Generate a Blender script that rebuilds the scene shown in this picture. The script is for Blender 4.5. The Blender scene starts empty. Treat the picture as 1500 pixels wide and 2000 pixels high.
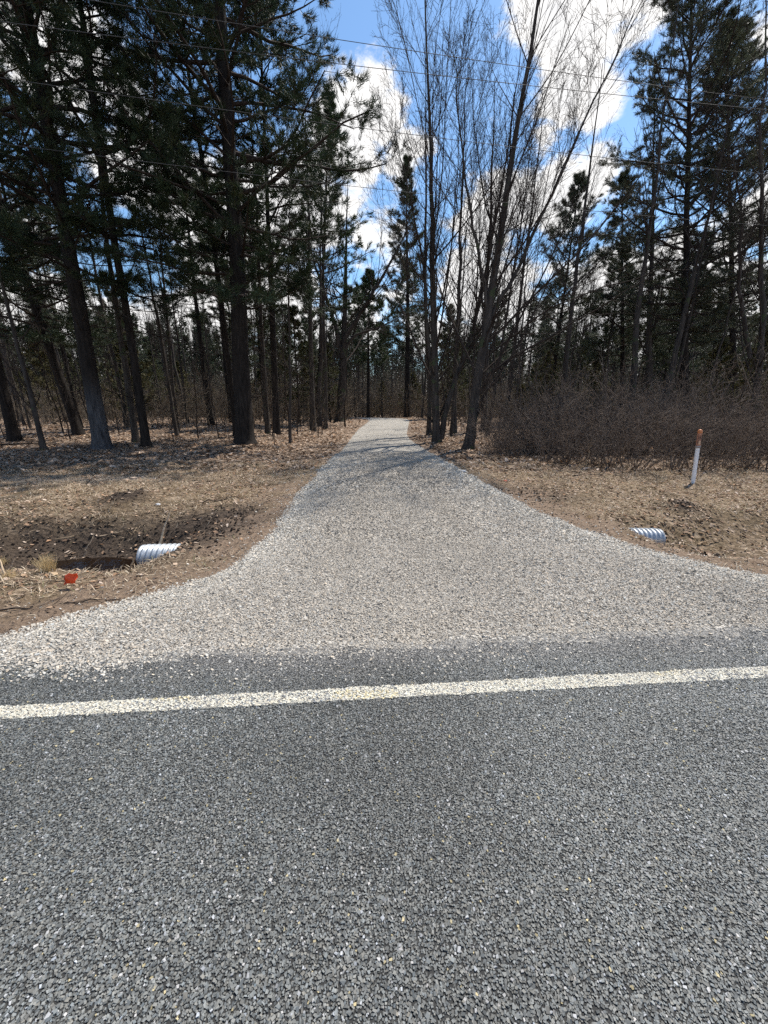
import bpy, math, random
import numpy as np
from mathutils import Vector

SC = bpy.context.scene
COL = SC.collection
rng = np.random.default_rng(7)
R_ = math.radians

# ------------------------------------------------------------------ camera
PITCH = R_(16.2); CAM_H = 1.6; FPX = 751.0
cd = bpy.data.cameras.new('camera'); cam = bpy.data.objects.new('camera', cd); COL.objects.link(cam)
cam.location = (0, 0, CAM_H); cam.rotation_euler = (math.pi/2 - PITCH, 0, 0)
cd.sensor_fit = 'VERTICAL'; cd.sensor_height = 36.0; cd.lens = 36.0*FPX/2000.0
cd.clip_start = 0.05; cd.clip_end = 3000
SC.camera = cam

# ------------------------------------------------------------------ light, sky, exposure
SUN_EL, SUN_AZ = R_(58), R_(40)
sd = Vector((math.sin(SUN_AZ)*math.cos(SUN_EL), math.cos(SUN_AZ)*math.cos(SUN_EL), math.sin(SUN_EL)))
sl = bpy.data.lights.new('sun', 'SUN'); sl.energy = 4.0; sl.angle = R_(0.8); sl.color = (1.0, 0.945, 0.86)
so = bpy.data.objects.new('sun', sl); COL.objects.link(so); so.rotation_euler = sd.to_track_quat('Z', 'Y').to_euler(); so.location = sd*50
SC.view_settings.view_transform = 'Standard'; SC.view_settings.look = 'None'
SC.view_settings.exposure = 0.85; SC.view_settings.gamma = 1.0; SC.view_settings.use_curve_mapping = False
SC.cycles.max_bounces = 5; SC.cycles.diffuse_bounces = 3; SC.cycles.glossy_bounces = 2
SC.cycles.transmission_bounces = 2; SC.cycles.transparent_max_bounces = 4
SC.cycles.use_denoising = False
SC.cycles.sample_clamp_indirect = 4.0
SC.cycles.use_adaptive_sampling = True
SC.cycles.adaptive_threshold = 0.02

def ray(px, py):
    u = (px-750)/FPX; v = (py-1000)/FPX
    return np.array([u, math.cos(PITCH)-v*math.sin(PITCH), -(math.sin(PITCH)+v*math.cos(PITCH))])
def G(px, py, z=0.0):
    d = ray(px, py); t = (z-CAM_H)/d[2]
    return np.array([d[0]*t, d[1]*t, z])
def AT(px, py, Y):
    d = ray(px, py); t = Y/d[1]
    return np.array([d[0]*t, Y, CAM_H+d[2]*t])

# world: Nishita sky with a layer of fair weather cumulus laid out by direction
W = bpy.data.worlds.new('World'); SC.world = W; W.use_nodes = True
nt = W.node_tree; nt.nodes.clear()
def N(t, tree=None, **kw):
    n = (tree or nt).nodes.new(t)
    for k, v in kw.items(): setattr(n, k, v)
    return n
def mth(op, a, b=None, tree=None, clamp=False):
    tr = tree or nt
    n = tr.nodes.new('ShaderNodeMath'); n.operation = op; n.use_clamp = clamp
    for i, x in enumerate((a, b)):
        if x is None: continue
        if isinstance(x, (int, float)): n.inputs[i].default_value = x
        else: tr.links.new(x, n.inputs[i])
    return n.outputs[0]
L = nt.links.new
sky = N('ShaderNodeTexSky'); sky.sky_type = 'NISHITA'; sky.sun_disc = False
sky.sun_elevation = SUN_EL; sky.sun_rotation = SUN_AZ; sky.air_density = 1.0; sky.dust_density = 0.3; sky.ozone_density = 2.0
tc = N('ShaderNodeTexCoord')
sep = N('ShaderNodeSeparateXYZ'); L(tc.outputs['Generated'], sep.inputs[0])
wn = N('ShaderNodeTexNoise'); wn.inputs['Scale'].default_value = 7.0; wn.inputs['Detail'].default_value = 8; wn.inputs['Roughness'].default_value = 0.62
mp = N('ShaderNodeMapping'); mp.inputs['Scale'].default_value = (1.0, 1.0, 1.7)
L(tc.outputs['Generated'], mp.inputs[0]); L(mp.outputs[0], wn.inputs['Vector'])
bn = N('ShaderNodeTexNoise'); bn.inputs['Scale'].default_value = 2.1; bn.inputs['Detail'].default_value = 3
L(mp.outputs[0], bn.inputs['Vector'])
# cumulus heaps: direction (as photographed), radius
heaps = [(1090,20,.125),(1130,90,.115),(1140,-60,.15),(1100,180,.085),(1060,265,.045),(1165,195,.06),
         (725,150,.075),(735,225,.085),(700,285,.08),(790,305,.065),(650,230,.07),
         (1005,395,.08),(1110,375,.09),(1175,335,.065),(955,440,.08),
         (1500,70,.06),(1480,430,.10),(1430,540,.10),
         (560,420,.15),(420,400,.13),(300,330,.15),(150,130,.11),(60,60,.08),(250,210,.09),
         (900,560,.10),(820,640,.09),(1010,560,.10),(600,560,.12),(480,560,.10),(1150,560,.09),(700,650,.10),(1300,520,.08)]
acc = None
for (hx, hy, r) in heaps:
    d = ray(hx, hy); d = d/np.linalg.norm(d)
    vd = N('ShaderNodeVectorMath', operation='DISTANCE'); L(tc.outputs['Generated'], vd.inputs[0]); vd.inputs[1].default_value = tuple(d)
    q = mth('SUBTRACT', 1.0, mth('DIVIDE', vd.outputs['Value'], r*0.88))
    acc = q if acc is None else mth('MAXIMUM', acc, q)
acc = mth('MAXIMUM', acc, -0.8)
# open sky elsewhere keeps a sparse field of the same cumulus; it thickens toward the horizon
hz = mth('MULTIPLY', mth('SUBTRACT', 0.46, sep.outputs['Z']), 3.6)
field = mth('ADD', mth('MULTIPLY', mth('SUBTRACT', bn.outputs['Fac'], 0.50), 4.0), hz)
acc2 = mth('MAXIMUM', acc, mth('SUBTRACT', field, 0.62))
den = mth('ADD', acc2, mth('MULTIPLY', mth('SUBTRACT', wn.outputs['Fac'], 0.52), 3.3))
mr = N('ShaderNodeMapRange'); mr.interpolation_type = 'SMOOTHSTEP'; L(den, mr.inputs['Value'])
mr.inputs['From Min'].default_value = -0.02; mr.inputs['From Max'].default_value = 0.42
shade = N('ShaderNodeMapRange'); L(den, shade.inputs['Value']); shade.inputs['From Min'].default_value = 0.5; shade.inputs['From Max'].default_value = 1.6
ccol = N('ShaderNodeMix', data_type='RGBA'); L(shade.outputs[0], ccol.inputs['Factor'])
ccol.inputs['A'].default_value = (6.6, 6.5, 6.4, 1); ccol.inputs['B'].default_value = (4.9, 4.95, 5.1, 1)
skc = N('ShaderNodeMix', data_type='RGBA', blend_type='MULTIPLY'); skc.inputs['Factor'].default_value = 1.0
L(sky.outputs[0], skc.inputs['A']); skc.inputs['B'].default_value = (0.84, 1.01, 1.08, 1)
mx = N('ShaderNodeMix', data_type='RGBA'); L(mr.outputs[0], mx.inputs['Factor']); L(skc.outputs['Result'], mx.inputs['A']); L(ccol.outputs['Result'], mx.inputs['B'])
bg = N('ShaderNodeBackground'); bg.inputs['Strength'].default_value = 0.1; L(mx.outputs['Result'], bg.inputs['Color'])
wo = N('ShaderNodeOutputWorld'); L(bg.outputs[0], wo.inputs[0])

# ------------------------------------------------------------------ helpers
def tag(o, label=None, cat=None, group=None, kind=None):
    if label: o['label'] = label
    if cat: o['category'] = cat
    if group: o['group'] = group
    if kind: o['kind'] = kind
    return o
def empty(name, loc, rz=0.0, sc=1.0):
    o = bpy.data.objects.new(name, None); COL.objects.link(o)
    o.location = tuple(float(x) for x in loc); o.rotation_euler = (0, 0, rz); o.scale = (sc, sc, sc); o.empty_display_size = 0.2
    return o
def mesh_data(name, V, F, mat=None, cols=None, smooth=False, attrs=None):
    V = np.asarray(V, dtype=np.float32).reshape(-1, 3); F = np.asarray(F, dtype=np.int32)
    k = F.shape[1]; me = bpy.data.meshes.new(name)
    me.vertices.add(len(V)); me.vertices.foreach_set('co', V.ravel())
    me.loops.add(F.size); me.loops.foreach_set('vertex_index', F.ravel())
    me.polygons.add(len(F)); me.polygons.foreach_set('loop_start', np.arange(0, F.size, k, dtype=np.int32))
    me.polygons.foreach_set('use_smooth', np.full(len(F), smooth, dtype=bool))
    me.update(calc_edges=True)
    if cols is not None:
        a = me.color_attributes.new('tint', 'FLOAT_COLOR', 'POINT')
        c = np.ones((len(V), 4), dtype=np.float32); c[:, :3] = cols; a.data.foreach_set('color', c.ravel())
    for nm, arr in (attrs or {}).items():
        a = me.attributes.new(nm, 'FLOAT', 'POINT'); a.data.foreach_set('value', np.asarray(arr, dtype=np.float32))
    if mat: me.materials.append(mat)
    return me
def ob(name, me, parent=None, loc=None):
    o = bpy.data.objects.new(name, me); COL.objects.link(o)
    if parent: o.parent = parent
    if loc is not None: o.location = tuple(float(x) for x in loc)
    return o
def copy_tree(o, parent=None):
    c = o.copy(); COL.objects.link(c); c.parent = parent
    for ch in KIDS.get(o.name, []): 
        d = ch.copy(); COL.objects.link(d); d.parent = c
    return c
KIDS = {}
def nrm(a): return a/np.maximum(np.linalg.norm(a, axis=-1, keepdims=True), 1e-9)

def smoothstep(a, b, x):
    t = np.clip((x-a)/(b-a), 0, 1); return t*t*(3-2*t)
# cheap smooth value noise in 2D for terrain
_tab = rng.random((256, 256))
def vnoise(x, y):
    xi = np.floor(x).astype(int); yi = np.floor(y).astype(int); fx = x-xi; fy = y-yi
    fx = fx*fx*(3-2*fx); fy = fy*fy*(3-2*fy)
    a = _tab[xi & 255, yi & 255]; b = _tab[(xi+1) & 255, yi & 255]; c = _tab[xi & 255, (yi+1) & 255]; d = _tab[(xi+1) & 255, (yi+1) & 255]
    return (a*(1-fx)+b*fx)*(1-fy)+(c*(1-fx)+d*fx)*fy-0.5
def fbm(x, y, o=4):
    s = 0; a = 1.0
    for i in range(o): s = s+a*vnoise(x*2**i+17.3*i, y*2**i+5.1*i); a *= 0.5
    return s

# ------------------------------------------------------------------ materials
def mat_base(name):
    m = bpy.data.materials.new(name); m.use_nodes = True; t = m.node_tree
    return m, t, t.nodes['Principled BSDF']
def ramp(t, pts, fac):
    r = t.nodes.new('ShaderNodeValToRGB'); e = r.color_ramp.elements
    e[0].position, e[0].color = pts[0][0], (*pts[0][1], 1); e[1].position, e[1].color = pts[-1][0], (*pts[-1][1], 1)
    for p, c in pts[1:-1]: x = e.new(p); x.color = (*c, 1)
    t.links.new(fac, r.inputs[0]); return r.outputs[0]
def noise(t, scale, detail=5, rough=0.6, vec=None, sc=None):
    n = t.nodes.new('ShaderNodeTexNoise'); n.inputs['Scale'].default_value = scale; n.inputs['Detail'].default_value = detail; n.inputs['Roughness'].default_value = rough
    c = vec
    if c is None:
        tcx = t.nodes.new('ShaderNodeTexCoord'); c = tcx.outputs['Object']
    if sc:
        mpn = t.nodes.new('ShaderNodeMapping'); mpn.inputs['Scale'].default_value = sc; t.links.new(c, mpn.inputs[0]); c = mpn.outputs[0]
    t.links.new(c, n.inputs['Vector']); return n.outputs['Fac']
def bump(t, b, h, strength, dist):
    n = t.nodes.new('ShaderNodeBump'); n.inputs['Strength'].default_value = strength; n.inputs['Distance'].default_value = dist
    t.links.new(h, n.inputs['Height']); t.links.new(n.outputs[0], b.inputs['Normal'])
def mixc(t, f, a, b, mode='MIX'):
    n = t.nodes.new('ShaderNodeMix'); n.data_type = 'RGBA'; n.blend_type = mode
    for k, x in (('Factor', f), ('A', a), ('B', b)):
        s = n.inputs[k] if k == 'Factor' else [i for i in n.inputs if i.name == k and i.type == 'RGBA'][0]
        if isinstance(x, (int, float)): s.default_value = x
        elif isinstance(x, tuple): s.default_value = (*x, 1)
        else: t.links.new(x, s)
    return [o for o in n.outputs if o.type == 'RGBA'][0]
def attr(t, name):
    n = t.nodes.new('ShaderNodeAttribute'); n.attribute_name = name; return n

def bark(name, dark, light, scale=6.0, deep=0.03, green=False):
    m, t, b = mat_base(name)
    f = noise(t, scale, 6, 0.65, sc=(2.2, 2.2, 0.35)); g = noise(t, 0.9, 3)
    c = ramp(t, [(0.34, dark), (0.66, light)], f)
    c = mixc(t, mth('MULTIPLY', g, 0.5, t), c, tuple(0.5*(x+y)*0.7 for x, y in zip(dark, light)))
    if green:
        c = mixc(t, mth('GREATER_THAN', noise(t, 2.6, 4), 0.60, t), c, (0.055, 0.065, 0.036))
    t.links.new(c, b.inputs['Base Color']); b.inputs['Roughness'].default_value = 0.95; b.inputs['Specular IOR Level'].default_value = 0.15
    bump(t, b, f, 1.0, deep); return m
def skylit_foot(name):
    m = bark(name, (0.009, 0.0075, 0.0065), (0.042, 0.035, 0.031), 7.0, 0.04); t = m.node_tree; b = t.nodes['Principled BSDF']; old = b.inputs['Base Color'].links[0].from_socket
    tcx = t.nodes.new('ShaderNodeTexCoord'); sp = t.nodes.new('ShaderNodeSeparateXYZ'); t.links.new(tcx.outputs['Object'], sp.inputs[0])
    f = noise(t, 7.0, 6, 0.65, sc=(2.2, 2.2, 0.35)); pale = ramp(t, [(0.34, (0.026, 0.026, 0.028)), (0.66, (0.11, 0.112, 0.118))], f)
    h = mth('SUBTRACT', 3.6, mth('ADD', sp.outputs['Z'], mth('MULTIPLY', f, 2.5, t), t), t, clamp=True)  # paler grey painted toward the foot stands for sky light on the bark
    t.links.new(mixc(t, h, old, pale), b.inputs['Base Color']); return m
def tinted(name, rough=0.8, spec=0.2, trans=0.0, nscale=None):
    m, t, b = mat_base(name); a = attr(t, 'tint'); c = a.outputs['Color']
    if nscale: c = mixc(t, mth('MULTIPLY', noise(t, nscale, 4), 0.6, t), c, mixc(t, 1.0, c, (0.45, 0.45, 0.45), 'MULTIPLY'))
    t.links.new(c, b.inputs['Base Color']); b.inputs['Roughness'].default_value = rough; b.inputs['Specular IOR Level'].default_value = spec
    if trans > 0:
        tr = t.nodes.new('ShaderNodeBsdfTranslucent'); t.links.new(c, tr.inputs[0]); ms = t.nodes.new('ShaderNodeMixShader'); ms.inputs[0].default_value = trans
        o = t.nodes['Material Output']; t.links.new(b.outputs[0], ms.inputs[1]); t.links.new(tr.outputs[0], ms.inputs[2]); t.links.new(ms.outputs[0], o.inputs[0])
    return m
M = {}
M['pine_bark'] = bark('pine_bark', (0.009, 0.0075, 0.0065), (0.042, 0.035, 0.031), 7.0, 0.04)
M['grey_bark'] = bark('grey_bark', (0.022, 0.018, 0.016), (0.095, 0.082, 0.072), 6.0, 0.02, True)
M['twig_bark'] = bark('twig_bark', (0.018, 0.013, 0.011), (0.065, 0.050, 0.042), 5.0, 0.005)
M['shrub_bark'] = bark('shrub_bark', (0.036, 0.027, 0.022), (0.24, 0.19, 0.155), 9.0, 0.003)
M['brush_bark'] = bark('brush_bark', (0.075, 0.060, 0.045), (0.26, 0.21, 0.155), 2.0, 0.003)
M['skylit_foot_bark'] = skylit_foot('skylit_foot_bark')
M['needles'] = tinted('needles', 0.6, 0.25, 0.15)
M['leaf'] = tinted('leaf', 0.85, 0.15, 0.1)
M['straw'] = tinted('straw', 0.8, 0.15, 0.1)
M['stone'] = tinted('stone', 0.9, 0.2, 0, 60.0)
M['chip'] = tinted('chip', 0.62, 0.45, 0, 160.0)
M['paint'] = tinted('paint', 0.7, 0.3, 0, 90.0)
def plain(name, col, rough=0.8, spec=0.3, metal=0.0, ns=None, dark=0.6, bd=0):
    m, t, b = mat_base(name); b.inputs['Roughness'].default_value = rough; b.inputs['Specular IOR Level'].default_value = spec; b.inputs['Metallic'].default_value = metal
    if ns:
        f = noise(t, ns, 6, 0.65); c = ramp(t, [(0.3, tuple(x*dark for x in col)), (0.7, col)], f); t.links.new(c, b.inputs['Base Color'])
        if bd: bump(t, b, f, 0.8, bd)
    else: b.inputs['Base Color'].default_value = (*col, 1)
    return m
M['bitumen'] = plain('bitumen', (0.042, 0.042, 0.041), 0.85, 0.3, 0, 90, 0.4, 0.003)
M['wire'] = plain('wire', (0.07, 0.07, 0.072), 0.7, 0.3, 0.0, 20)
M['stick'] = plain('stick', (0.66, 0.50, 0.34), 0.8, 0.2, 0, 30, 0.55, 0.002)
M['wood_pale'] = plain('wood_pale', (0.40, 0.28, 0.17), 0.8, 0.2, 0, 25, 0.5, 0.002)
M['orange'] = plain('orange', (0.85, 0.085, 0.015), 0.6, 0.4, 0, 14, 0.8)

# ------------------------------------------------------------------ road frame and terrain
LA = G(750, 1353); SL = 0.0735; cs, sn = math.cos(math.atan(SL)), math.sin(math.atan(SL))
LW = 0.047                                   # half width of the edge line
def s_of(x, y): return (y-LA[1]-SL*x)*cs     # distance beyond the painted edge line
def along(x, y): return x*cs+(y-LA[1])*sn
EDGE = 0.455                                  # asphalt ends here
# gravel outline (left side far to near, near edge, right side near to far)
gl = [(722,822),(700,838),(690,850),(668,878),(640,905),(612,935),(585,965),(576,978),(560,1002),(543,1026),(522,1048),(498,1070),(480,1090),(440,1112),(400,1128),(350,1145),(290,1164),(200,1190),(120,1212),(50,1234),(0,1246)]
gr = [(1500,1126),(1430,1114),(1330,1090),(1260,1074),(1200,1058),(1130,1030),(1050,1000),(990,966),(940,942),(900,918),(862,898),(830,876),(800,858),(795,846),(800,822)]
GLp = [G(*p)[:2] for p in gl]; GRp = [G(*p)[:2] for p in gr]
def at_s(x, s): return np.array([x, LA[1]+SL*x+s/cs])
far_l = [GLp[0]+np.array([-0.5, 4.0]), GLp[0]+np.array([-3.5, 9.0])]; far_r = [GRp[-1]+np.array([0.0, 4.0]), GRp[-1]+np.array([-2.0, 10.0])]
POLY = np.array(far_l[::-1]+GLp+[at_s(-3.6, 0.62), at_s(-8, 0.60), at_s(-40, 0.60), at_s(-40, 0.05), at_s(40, 0.05), at_s(40, 0.95), at_s(9, 0.98), at_s(6.0, 1.02)]+GRp+far_r)
def sdf_poly(x, y, P=POLY):
    sh = x.shape; x = x.ravel(); y = y.ravel(); d = np.full(x.shape, 1e9); ins = np.zeros(x.shape, bool); n = len(P)
    for i in range(n):
        a = P[i]; b = P[(i+1) % n]; e = b-a; wx = x-a[0]; wy = y-a[1]
        t = np.clip((wx*e[0]+wy*e[1])/(e@e), 0, 1); d = np.minimum(d, (wx-e[0]*t)**2+(wy-e[1]*t)**2)
        c = (a[1] > y) != (b[1] > y)
        with np.errstate(divide='ignore', invalid='ignore'): xc = (b[0]-a[0])*(y-a[1])/(b[1]-a[1])+a[0]
        ins ^= c & (x < xc)
    d = np.sqrt(d); return np.where(ins, -d, d).reshape(sh)
def terrain(x, y, g=None):
    s = s_of(x, y); g = sdf_poly(x, y) if g is None else g
    n1 = fbm(x*0.7+40, y*0.7+9); n2 = fbm(x*3.1, y*3.1+50, 3)
    left = x < 0.4
    d = np.where(left, 0.46*(.45+.55*smoothstep(-5.6, -4.3, x))*smoothstep(LMX+0.66, LMX+0.16, x), 0.36*smoothstep(RMX-0.50, RMX-0.10, x))
    sc_ = np.where(left, 2.95, 2.65)
    prof = smoothstep(1.30, 1.0, np.abs(s-sc_-0.12*n1)/1.0)*0.0 + np.exp(-((s-sc_-0.25*n1)/0.62)**4*0.9)*0.55+np.exp(-((s-sc_)/1.0)**2)*0.45
    ditch = d*prof*smoothstep(0.05, 0.95, g)
    z = -ditch
    rough = smoothstep(0.0, 0.5, g)*smoothstep(0.5, 1.2, s)
    mudr = np.exp(-((s-3.2)/1.0)**2)*(x < 0)
    z = z+rough*(0.045*n1+0.022*n2+0.010*fbm(x*11, y*11, 2)+mudr*(0.035*n2+0.03*fbm(x*8+5, y*8, 3)))
    z = z+0.10*smoothstep(9, 30, s)*n1*2.0*(g > 0)*smoothstep(0, 3, g)
    # a low crest at the end of the visible drive, then the land falls gently
    z = z-0.9*smoothstep(33.6, 60, y)
    # spoil heaps
    for (hx, hy, r, h) in HEAPS:
        z = z+h*np.exp(-(((x-hx)**2+(y-hy)**2)/(r*r)))*(1+0.6*n2)
    z = np.where(s < 0.5, -0.012, z)
    return z
LMX = float(G(281, 1089, -.30)[0]); RMX = float(G(1284, 1052, -.17)[0])
HEAPS = [(*G(250, 978)[:2], 0.38, 0.20), (*G(1335, 985)[:2], 0.30, 0.06), (*G(1400, 1040)[:2], 0.30, 0.04), (*G(292, 1112, -.3)[:2], 0.26, -0.16), (*G(60, 1020)[:2], 0.5, 0.06)]
def Z(x, y): return float(terrain(np.array([float(x)]), np.array([float(y)]))[0])
def GZ(px, py):
    z = 0.0
    for _ in range(8): p = G(px, py, z); z = 0.5*z+0.5*Z(p[0], p[1])
    p = G(px, py, z); return np.array([p[0], p[1], Z(p[0], p[1])])

def axis(fine0, fine1, step, lo, hi, grow=1.13):
    a = list(np.arange(fine0, fine1, step)); s = step; x = a[-1]
    while x < hi: s *= grow; x += s; a.append(x)
    s = step; x = a[0]; b = []
    while x > lo: s *= grow; x -= s; b.append(x)
    return np.array(b[::-1]+a)
def grid_faces(nx, ny):
    i = np.arange(nx-1)[None, :]; j = np.arange(ny-1)[:, None]; a = (j*nx+i).ravel()
    return np.stack([a, a+1, a+nx+1, a+nx], 1)

def ground_masks(x, y, g):
    s = s_of(x, y); nA = fbm(x*0.9, y*0.9); nB = fbm(x*2.7+8, y*2.7)
    mud = np.exp(-((s-2.95-0.25)/1.0)**2)*(x < 0)*smoothstep(0.1, 0.7, g)*1.25+0.9*nA*(x < 0)*np.exp(-((s-3.2)/1.3)**2)
    mud = mud+np.exp(-((s-2.7)/0.6)**2)*(x > 0)*0.5*(nB+0.5)
    for (hx, hy, r, h) in HEAPS[:3]: mud = mud+1.2*np.exp(-(((x-hx)**2+(y-hy)**2)/(r*r*0.8)))
    p = G(1030, 965); mud = mud+0.9*np.exp(-(((x-p[0])/0.9)**2+((y-p[1])/0.8)**2))
    dirt = smoothstep(1.05, 0.10, g+0.8*nB)*(g > -0.3)*smoothstep(9.5, 6.5, y)
    litter = smoothstep(8.0, 11.5, y+1.5*nA)
    sandp = np.exp(-(((x-G(160, 935)[0])/2.2)**2+((y-G(160, 935)[1])/0.45)**2))
    return np.clip(mud, 0, 1), np.clip(dirt, 0, 1), np.clip(litter, 0, 1), np.clip(sandp, 0, 1)

def build_ground():
    xs = axis(-8.5, 9.0, 0.06, -420, 420, 1.09); ys = axis(2.0, 11.0, 0.05, -60, 520, 1.07)
    X, Y = np.meshgrid(xs, ys); g = sdf_poly(X, Y); Zz = terrain(X, Y, g)
    Zz = np.where(g < -0.10, Zz-0.05, Zz)
    mud, dirt, litter, sandp = ground_masks(X, Y, g)
    V = np.stack([X.ravel(), Y.ravel(), Zz.ravel()], 1)
    m, t, b = mat_base('forest_soil'); tcx = t.nodes.new('ShaderNodeTexCoord'); vec = tcx.outputs['Object']
    vo = t.nodes.new('ShaderNodeTexVoronoi'); vo.inputs['Scale'].default_value = 13; t.links.new(vec, vo.inputs['Vector'])
    vsep = t.nodes.new('ShaderNodeSeparateColor'); t.links.new(vo.outputs['Color'], vsep.inputs[0])
    leafc = ramp(t, [(0.0, (0.05, 0.033, 0.022)), (0.35, (0.13, 0.088, 0.060)), (0.7, (0.25, 0.18, 0.125)), (1.0, (0.40, 0.31, 0.24))], vsep.outputs[0])
    nf = noise(t, 26, 8, 0.7, vec); nl = noise(t, 1.4, 4, 0.5, vec)
    grassc = ramp(t, [(0.28, (0.055, 0.040, 0.024)), (0.5, (0.17, 0.125, 0.07)), (0.72, (0.34, 0.26, 0.16))], nf)
    c = mixc(t, mth('MULTIPLY', nl, 0.9, t), grassc, leafc)
    c = mixc(t, attr(t, 'litter').outputs['Fac'], c, leafc)
    mudc = ramp(t, [(0.3, (0.018, 0.013, 0.010)), (0.7, (0.105, 0.078, 0.058))], nf)
    dirtc = ramp(t, [(0.28, (0.11, 0.078, 0.055)), (0.7, (0.27, 0.195, 0.14))], nf)
    sandc = ramp(t, [(0.3, (0.16, 0.13, 0.10)), (0.7, (0.33, 0.29, 0.24))], nf)
    c = mixc(t, mth('MULTIPLY', attr(t, 'sandy').outputs['Fac'], 0.8, t), c, sandc)
    c = mixc(t, attr(t, 'mud').outputs['Fac'], c, mudc)
    c = mixc(t, mth('MULTIPLY', attr(t, 'dirt').outputs['Fac'], 0.9, t), c, dirtc)
    t.links.new(c, b.inputs['Base Color']); b.inputs['Roughness'].default_value = 0.95; b.inputs['Specular IOR Level'].default_value = 0.15
    h = mth('ADD', nf, mth('MULTIPLY', vo.outputs['Distance'], 0.8, t), t); bump(t, b, h, 1.0, 0.035)
    o = ob('ground', mesh_data('ground', V, grid_faces(len(xs), len(ys)), m, smooth=True, attrs={'mud': mud.ravel(), 'dirt': dirt.ravel(), 'litter': litter.ravel(), 'sandy': sandp.ravel()}))
    tag(o, kind='structure', label='brown leaf littered ground with a shallow ditch beside the road')
build_ground()

def drive_z(x, y, g):
    z = terrain(x, y, g)*0+0.0
    z = -0.9*smoothstep(33.6, 60, y)+0.012
    z = z+0.030*smoothstep(0.0, 1.5, -g)*smoothstep(0.5, 2.0, s_of(x, y))+0.012*fbm(x*1.3, y*1.3, 3)
    # edge of the spread stone tapers down to the soil
    z = z-0.10*smoothstep(-0.10, 0.30, g); w = smoothstep(EDGE+0.45, EDGE+0.05, s_of(x, y))*(g < 0.3)
    return z*(1-w)+0.0025*w
def build_driveway():
    xs = axis(-6.0, 8.5, 0.07, -40, 40, 1.12); ys = axis(1.8, 12.0, 0.07, 1.0, 46, 1.05)
    X, Y = np.meshgrid(xs, ys); g = sdf_poly(X, Y); g2 = g+0.10*fbm(X*2.6, Y*2.6+3, 3)+0.05*fbm(X*9, Y*9, 2)
    Zz = drive_z(X, Y, g); nx, ny = len(xs), len(ys)
    F = grid_faces(nx, ny); keep = (g2.ravel()[F] < 0.02).any(axis=1) & (s_of(X, Y).ravel()[F] > EDGE-0.1).all(axis=1) & (Y.ravel()[F] < 45).all(axis=1)
    F = F[keep]; use = np.unique(F); mp_ = np.full(nx*ny, -1); mp_[use] = np.arange(len(use))
    V = np.stack([X.ravel(), Y.ravel(), Zz.ravel()], 1)[use]
    m, t, b = mat_base('crushed_stone'); tcx = t.nodes.new('ShaderNodeTexCoord'); vec = tcx.outputs['Object']
    vo = t.nodes.new('ShaderNodeTexVoronoi'); vo.inputs['Scale'].default_value = 38; t.links.new(vec, vo.inputs['Vector'])
    vs = t.nodes.new('ShaderNodeSeparateColor'); t.links.new(vo.outputs['Color'], vs.inputs[0])
    c = ramp(t, [(0.0, (0.20, 0.188, 0.17)), (0.5, (0.36, 0.338, 0.30)), (1.0, (0.56, 0.53, 0.48))], vs.outputs[0])
    c = mixc(t, mth('GREATER_THAN', vo.outputs['Distance'], 0.62, t), c, (0.07, 0.065, 0.06))
    nl = noise(t, 0.8, 5, 0.6, vec); c = mixc(t, mth('MULTIPLY', nl, 0.55, t), c, (0.34, 0.31, 0.265))
    t.links.new(c, b.inputs['Base Color']); b.inputs['Roughness'].default_value = 0.95; b.inputs['Specular IOR Level'].default_value = 0.2
    h = mth('SUBTRACT', 1.0, vo.outputs['Distance'], t); bump(t, b, h, 1.0, 0.02)
    o = ob('gravel_driveway', mesh_data('gravel_driveway', V, mp_[F], m, smooth=True)); tag(o, 'pale crushed stone driveway flaring out to the road', kind='structure')
build_driveway()

# stones: deformed 8-corner blocks, one mesh
CUBE = np.array([[-1,-1,-1],[1,-1,-1],[1,1,-1],[-1,1,-1],[-1,-1,1],[1,-1,1],[1,1,1],[-1,1,1]], float)
CF = np.array([[0,3,2,1],[4,5,6,7],[0,1,5,4],[1,2,6,5],[2,3,7,6],[3,0,4,7]])
def stones(P, size, flat, tilt, r):
    n = len(P); v = np.repeat(CUBE[None], n, 0)*0.5*(1+r.uniform(-0.45, 0.25, (n, 8, 3)))
    v = v*np.stack([size*r.uniform(.75, 1.25, n), size*r.uniform(.6, 1.0, n), size*flat*r.uniform(.7, 1.2, n)], 1)[:, None]
    a = r.uniform(0, 2*np.pi, n); bx, by = r.normal(0, tilt, n), r.normal(0, tilt, n)
    v[:, :, 2] += v[:, :, 0]*bx[:, None]+v[:, :, 1]*by[:, None]
    x = v[:, :, 0]*np.cos(a)[:, None]-v[:, :, 1]*np.sin(a)[:, None]; y = v[:, :, 0]*np.sin(a)[:, None]+v[:, :, 1]*np.cos(a)[:, None]
    v = np.stack([x, y, v[:, :, 2]], 2)+P[:, None]
    F = (CF[None]+8*np.arange(n)[:, None, None]).reshape(-1, 4)
    return v.reshape(-1, 3), F
def jgrid(x0, x1, y0, y1, c, r, j=0.42):
    X, Y = np.meshgrid(np.arange(x0, x1, c), np.arange(y0, y1, c)); X = X+(np.arange(X.shape[0]) % 2)[:, None]*c*0.5
    X = X.ravel(); Y = Y.ravel(); return X+r.uniform(-j, j, X.size)*c, Y+r.uniform(-j, j, X.size)*c
def grey_tints(n, r, lo, hi, warm=0.06, p=1.0):
    v = lo+(hi-lo)*r.random(n)**p; w = r.normal(0, warm, n)
    return np.clip(np.stack([v*(1+w), v, v*(1-w*1.1)], 1), 0, 1)
def frustum(x, y, pad=1.06): return np.abs(x) < (y*math.cos(PITCH)+CAM_H*math.sin(PITCH))*1.0*pad+0.25

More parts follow.
